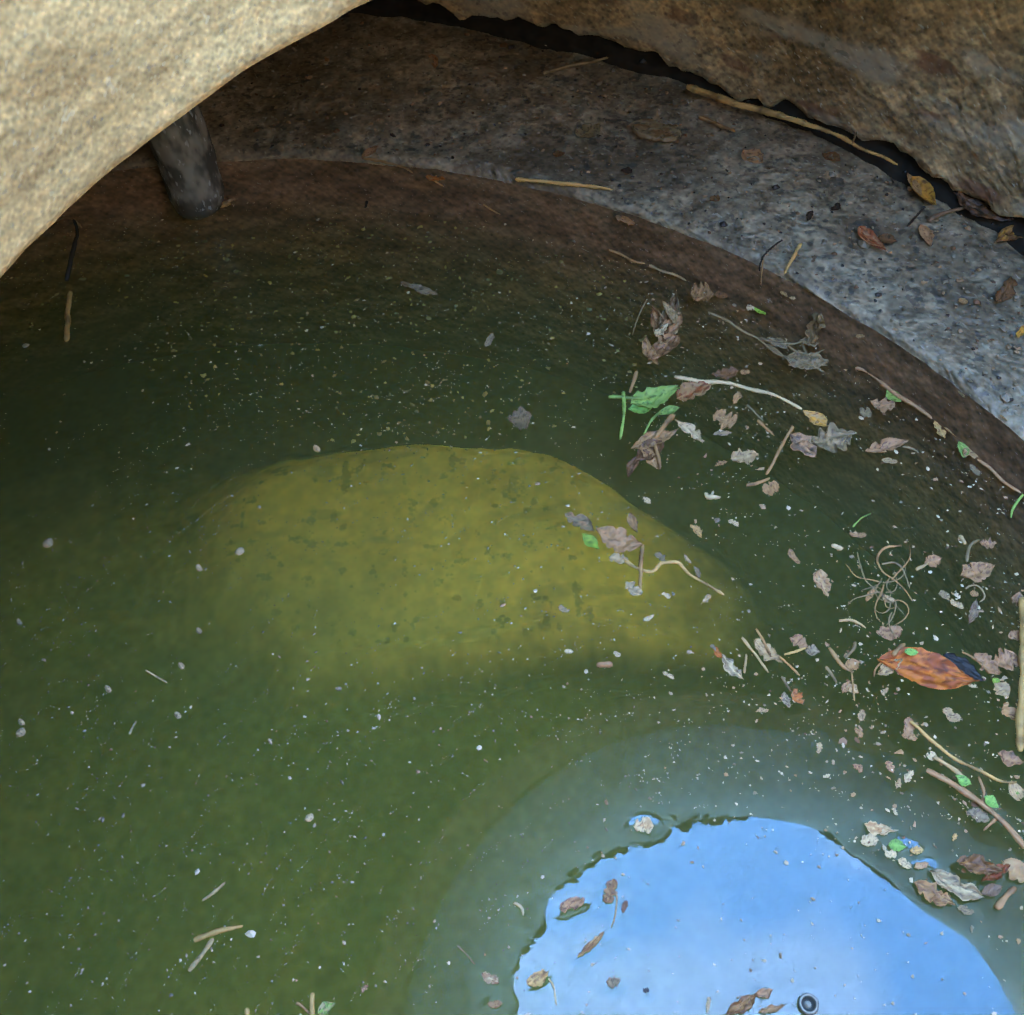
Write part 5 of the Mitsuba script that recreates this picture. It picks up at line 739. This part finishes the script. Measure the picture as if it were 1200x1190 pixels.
# ------------------------------------------------------------------ the old pipe by the back wall
def pipe():
    """A dirty pipe that leans out of the back wall's top and ends, cut blunt and rounded, at the water."""
    foot, r = np.array(PIPE[:3]), PIPE[3]
    axis = np.array([0.02, 0.06, 1.0]); axis /= np.linalg.norm(axis)
    e1 = np.cross(axis, [0, 1.0, 0]); e1 /= np.linalg.norm(e1); e2 = np.cross(axis, e1)
    a = np.arange(44) * 2 * np.pi / 44
    def hoop(s, k): return foot + axis * s + r * k * (np.cos(a)[:, None] * e1 + np.sin(a)[:, None] * e2)
    secs = [hoop(-0.004, 0.5), hoop(-0.002, 0.8), hoop(0.004, 0.93), hoop(0.012, 0.99)] + [hoop(0.02 + 0.01 * i, 1.0 + 0.02 * math.sin(i * 0.7)) for i in range(33)]
    V, q = loft(secs)
    V = roughen(roughen(V, 0.003, 26, 21), 0.0012, 130, 22, 3)
    add('drain_pipe__tube', (V, q), 'mat_pipe', smooth=True)
    V, q = loft([hoop(0.21 + z, 1 + d) for d, z in [(-0.03, 0), (0.13, 0.001), (0.17, 0.004), (0.17, 0.036), (0.13, 0.039), (-0.03, 0.04)]])
    add('drain_pipe__collar', (V, q), 'mat_pipe', smooth=30)
    labels['drain_pipe'] = {'label': 'dark dirty pipe hanging down into the water at the back left', 'category': 'pipe'}
def pipe_skin(p, n, uv):
    m = fbm(p.x * 120, p.y * 120, p.z * 60, 3)
    c = mix((0.06, 0.048, 0.036), (0.23, 0.19, 0.145), smoothstep(0.35, 0.7, m))
    c = mix(c, (0.09, 0.06, 0.035), smoothstep(0.03, 0.0, p.z) * 0.7)
    return mix(c, (0.4, 0.38, 0.36), smoothstep(0.68, 0.8, fbm(p.x * 400, p.y * 400, p.z * 160, 2)) * 0.5)
def pipe_relief(p, n, uv):
    return 0.0035 * fbm(p.x * 150, p.y * 150, p.z * 90, 3)
scene['mat_pipe'] = twosided(bumped(principled(mikit.proc(pipe_skin), 0.38, specular=0.6), pipe_relief))
PIPE = (-0.372, 0.584, 0.010, 0.0215)
pipe()

# ------------------------------------------------------------------ uncountable small stuff
def flakes(name, label, P, size, colour, flat=0.45, dirs=None, jitter=0.35):
    """One mesh of many small irregular grains at the points P."""
    g = np.random.default_rng(abs(hash(len(P))) % 1000 + len(name))
    k = 6
    N = len(P); th = np.arange(k) * 2 * np.pi / k
    rad = size[:, None] * (1 + g.uniform(-jitter, jitter, (N, k)))
    rot = g.uniform(0, 2 * np.pi, N)[:, None]; st = g.uniform(0.45, 1.0, N)[:, None]
    x, y = rad * np.cos(th), rad * np.sin(th) * st
    X, Y = x * np.cos(rot) - y * np.sin(rot), x * np.sin(rot) + y * np.cos(rot)
    V = np.zeros((N, k + 2, 3))
    V[:, :k, 0], V[:, :k, 1] = X, Y
    V[:, k, 2] = size * flat; V[:, k + 1, 2] = -size * flat * 0.7
    V += P[:, None]
    i = np.arange(k)
    f = np.vstack([np.stack([i, (i + 1) % k, np.full(k, k)], 1), np.stack([(i + 1) % k, i, np.full(k, k + 1)], 1)])
    Fc = (f[None] + (np.arange(N) * (k + 2))[:, None, None]).reshape(-1, 3)
    C = np.repeat(np.clip(colour, 0, 0.9), k + 2, 0)
    add(name, trimesh.Trimesh(V.reshape(-1, 3), Fc, process=False), 'mat_litter', smooth=False, color=C * [0.85, 0.62, 0.40])
    labels[name] = {'kind': 'stuff', 'label': label}

g = np.random.default_rng(11)
def on_water(N, x0, x1, y0, y1, clump=0.0):
    P = np.c_[g.uniform(x0, x1, N * 3), g.uniform(y0, y1, N * 3)]
    inside = np.hypot(P[:, 0] - CH[0], P[:, 1] - CH[1]) < RCH - 0.004
    P = P[inside]
    if clump:
        w = meshkit.fbm(np.c_[P * 9, P[:, :1] * 0 + 4], 3); P = P[w > np.quantile(w, clump)]
    return P[:N]
def tint(N, *cols):
    c = np.array([COL[k] for k in cols])[g.integers(0, len(cols), N)]
    return c * g.uniform(0.75, 1.15, (N, 1))
A_ = on_water(1300, -0.62, 0.22, -0.05, 0.62)
B_ = on_water(260, -0.05, 0.22, 0.05, 0.50, 0.3)
C0 = on_water(2600, -0.62, 0.22, -0.05, 0.60, 0.25)
P = np.vstack([A_, B_, C0])
size = np.r_[np.exp(g.normal(math.log(0.00075), 0.42, len(A_) + len(B_))), np.exp(g.normal(math.log(0.00048), 0.3, len(C0)))]
size = np.clip(size, 0.0003, 0.0026)
flakes('water_specks', 'pale specks and seed fluff scattered over the water', np.c_[P, 0.0006 + size * 0.2], size, tint(len(P), 'white', 'white', 'pale', 'pale', 'tan', 'grey'))
D_ = []
for k in range(900):
    r0, a0 = g.uniform(0.2, 0.62), g.uniform(0.3, 2.9)
    m = int(g.integers(3, 9)); a = a0 + np.arange(m) * g.uniform(0.004, 0.012) + g.normal(0, 0.003, m)
    D_.append(np.c_[-0.05 + r0 * np.cos(a), -0.12 + (r0 + g.normal(0, 0.0015, m)) * np.sin(a)])
D_ = np.vstack(D_); D_ = D_[(np.hypot(D_[:, 0] - CH[0], D_[:, 1] - CH[1]) < RCH - 0.004) & (D_[:, 1] > -0.06)]
size = np.clip(np.exp(g.normal(math.log(0.00040), 0.3, len(D_))), 0.0002, 0.0007)
flakes('dust_film', 'fine pale dust drawn into faint streaks on the still water', np.c_[D_, np.full(len(D_), 0.0006)], size, tint(len(D_), 'white', 'pale', 'bluegrey'))
K_ = []
for a, b, hw in FLOATERS:
    c = (a + b) / 2
    if c[0] > -0.03: K_.append(c + g.normal(0, 0.011, (2, 2)))
K_ = np.vstack(K_); K_ = K_[np.hypot(K_[:, 0] - CH[0], K_[:, 1] - CH[1]) < RCH - 0.004]
size = np.clip(np.exp(g.normal(math.log(0.0008), 0.45, len(K_))), 0.0004, 0.0022)
flakes('leaf_crumbs', 'small ragged leaf crumbs drifting round the larger litter', np.c_[K_, np.full(len(K_), 0.0008)], size, tint(len(K_), 'tan', 'pale', 'pink', 'grey', 'brown'), flat=0.3, jitter=0.6)
S_ = on_water(900, -0.75, 0.08, 0.34, 0.58, 0.35)
size = np.clip(np.exp(g.normal(math.log(0.0011), 0.4, len(S_))), 0.0005, 0.003)
flakes('drifting_particles', 'faint olive particles hanging just under the surface', np.c_[S_, -g.uniform(0.006, 0.022, len(S_))], size, tint(len(S_), 'straw', 'grey', 'tan') * [0.62, 0.74, 0.42])

def on_ledge(N, r0, r1, a0, a1):
    a, t = g.uniform(a0, a1, N), g.uniform(0, 1, N)
    pin = np.c_[CH[0] + RCH * np.cos(a), CH[1] + RCH * np.sin(a)]; pout = np.c_[UW[0] + RUW * np.cos(a), UW[1] + RUW * np.sin(a)]
    t = r0 + (r1 - r0) * t
    return pin * (1 - t)[:, None] + pout * t[:, None]
L1 = on_ledge(2600, 0.02, 1.0, 0.1, 2.4)
size = np.clip(np.exp(g.normal(math.log(0.0011), 0.45, len(L1))), 0.0004, 0.004)
flakes('ledge_grit', 'fine grit and crumbs lying over the grey ledge', np.c_[L1, np.full(len(L1), LEDGE + 0.001)], size, tint(len(L1), 'grey', 'grey', 'dark', 'tan', 'bluegrey', 'brown') * 0.8, flat=0.7)
L2 = on_ledge(2600, 1.04, 1.34, 0.1, 2.4)
size = np.clip(np.exp(g.normal(math.log(0.0016), 0.5, len(L2))), 0.0008, 0.008)
flakes('joint_dirt', 'dirt and crumbs along the joint behind the ledge, darkened for the shade of the gap', np.c_[L2, LEDGE + 0.001 + g.uniform(0, 0.004, len(L2))], size, tint(len(L2), 'dark', 'black', 'black', 'dark', 'brown') * 0.4, flat=0.8)  # crumb colours lowered to the black of the shaded gap

N = 1500
a = g.uniform(0, 2 * np.pi, N); a = a[meshkit.fbm(np.c_[np.cos(a) * 4, np.sin(a) * 4, a * 0], 3) > 0.44]; N = len(a)
cx, cy, rr = neck_at(0.775)
size = np.clip(np.exp(g.normal(math.log(0.0032), 0.5, N)), 0.001, 0.009)
flakes('rim_moss', 'moss and dirt clinging to the rim of the opening above', np.c_[cx + (rr + 0.004 - size * 0.6) * np.cos(a), cy + (rr + 0.004 - size * 0.6) * np.sin(a), 0.778 - g.exponential(0.012, N)], size, tint(N, 'dark', 'brown', 'dark') * [0.8, 1.0, 0.6], flat=0.7)

# ------------------------------------------------------------------ the water surface, drawn up round what floats on it
step = 0.0024
xs, ys = np.arange(CH[0] - RCH - 0.02, CH[0] + RCH + 0.02, step), np.arange(CH[1] - RCH - 0.02, CH[1] + RCH + 0.02, step)
ny_near = ys > -0.12
ys = np.r_[ys[~ny_near][::10], ys[ny_near]]
X, Y = np.meshgrid(xs, ys, indexing='ij')
Z = (meshkit.fbm(np.stack([X * 26, Y * 26, X * 0 + 1], -1), 2) - 0.5) * 0.000015
for a, b, hw in FLOATERS:
    lo, hi = np.minimum(a, b) - hw - 0.02, np.maximum(a, b) + hw + 0.02
    i0, i1 = np.searchsorted(xs, [lo[0], hi[0]]); j0, j1 = np.searchsorted(ys, [lo[1], hi[1]])
    x, y = X[i0:i1, j0:j1], Y[i0:i1, j0:j1]
    if not x.size: continue
    d = b - a; t = np.clip(((x - a[0]) * d[0] + (y - a[1]) * d[1]) / max(d @ d, 1e-12), 0, 1)
    dist = np.maximum(np.hypot(x - a[0] - t * d[0], y - a[1] - t * d[1]) - hw * np.sin(np.pi * (0.15 + 0.7 * t)), 0)
    Z[i0:i1, j0:j1] -= 0.00016 * np.exp(-dist / 0.0032)
Z = np.maximum(Z, -0.0012)
V = np.stack([X, Y, Z], -1).reshape(-1, 3)
idx = np.arange(X.size).reshape(X.shape)
q = np.stack([idx[:-1, :-1], idx[1:, :-1], idx[1:, 1:], idx[:-1, 1:]], -1).reshape(-1, 4)
far = np.hypot(V[:, 0] - CH[0], V[:, 1] - CH[1])
q = q[(far[q] < RCH + 0.014).all(1)]
used = np.unique(q); back = np.zeros(len(V), int); back[used] = np.arange(len(used))
add('water', (V[used], back[q]), 'mat_water', smooth=True)
labels['water'] = {'kind': 'structure', 'label': 'still green water filling the round well'}
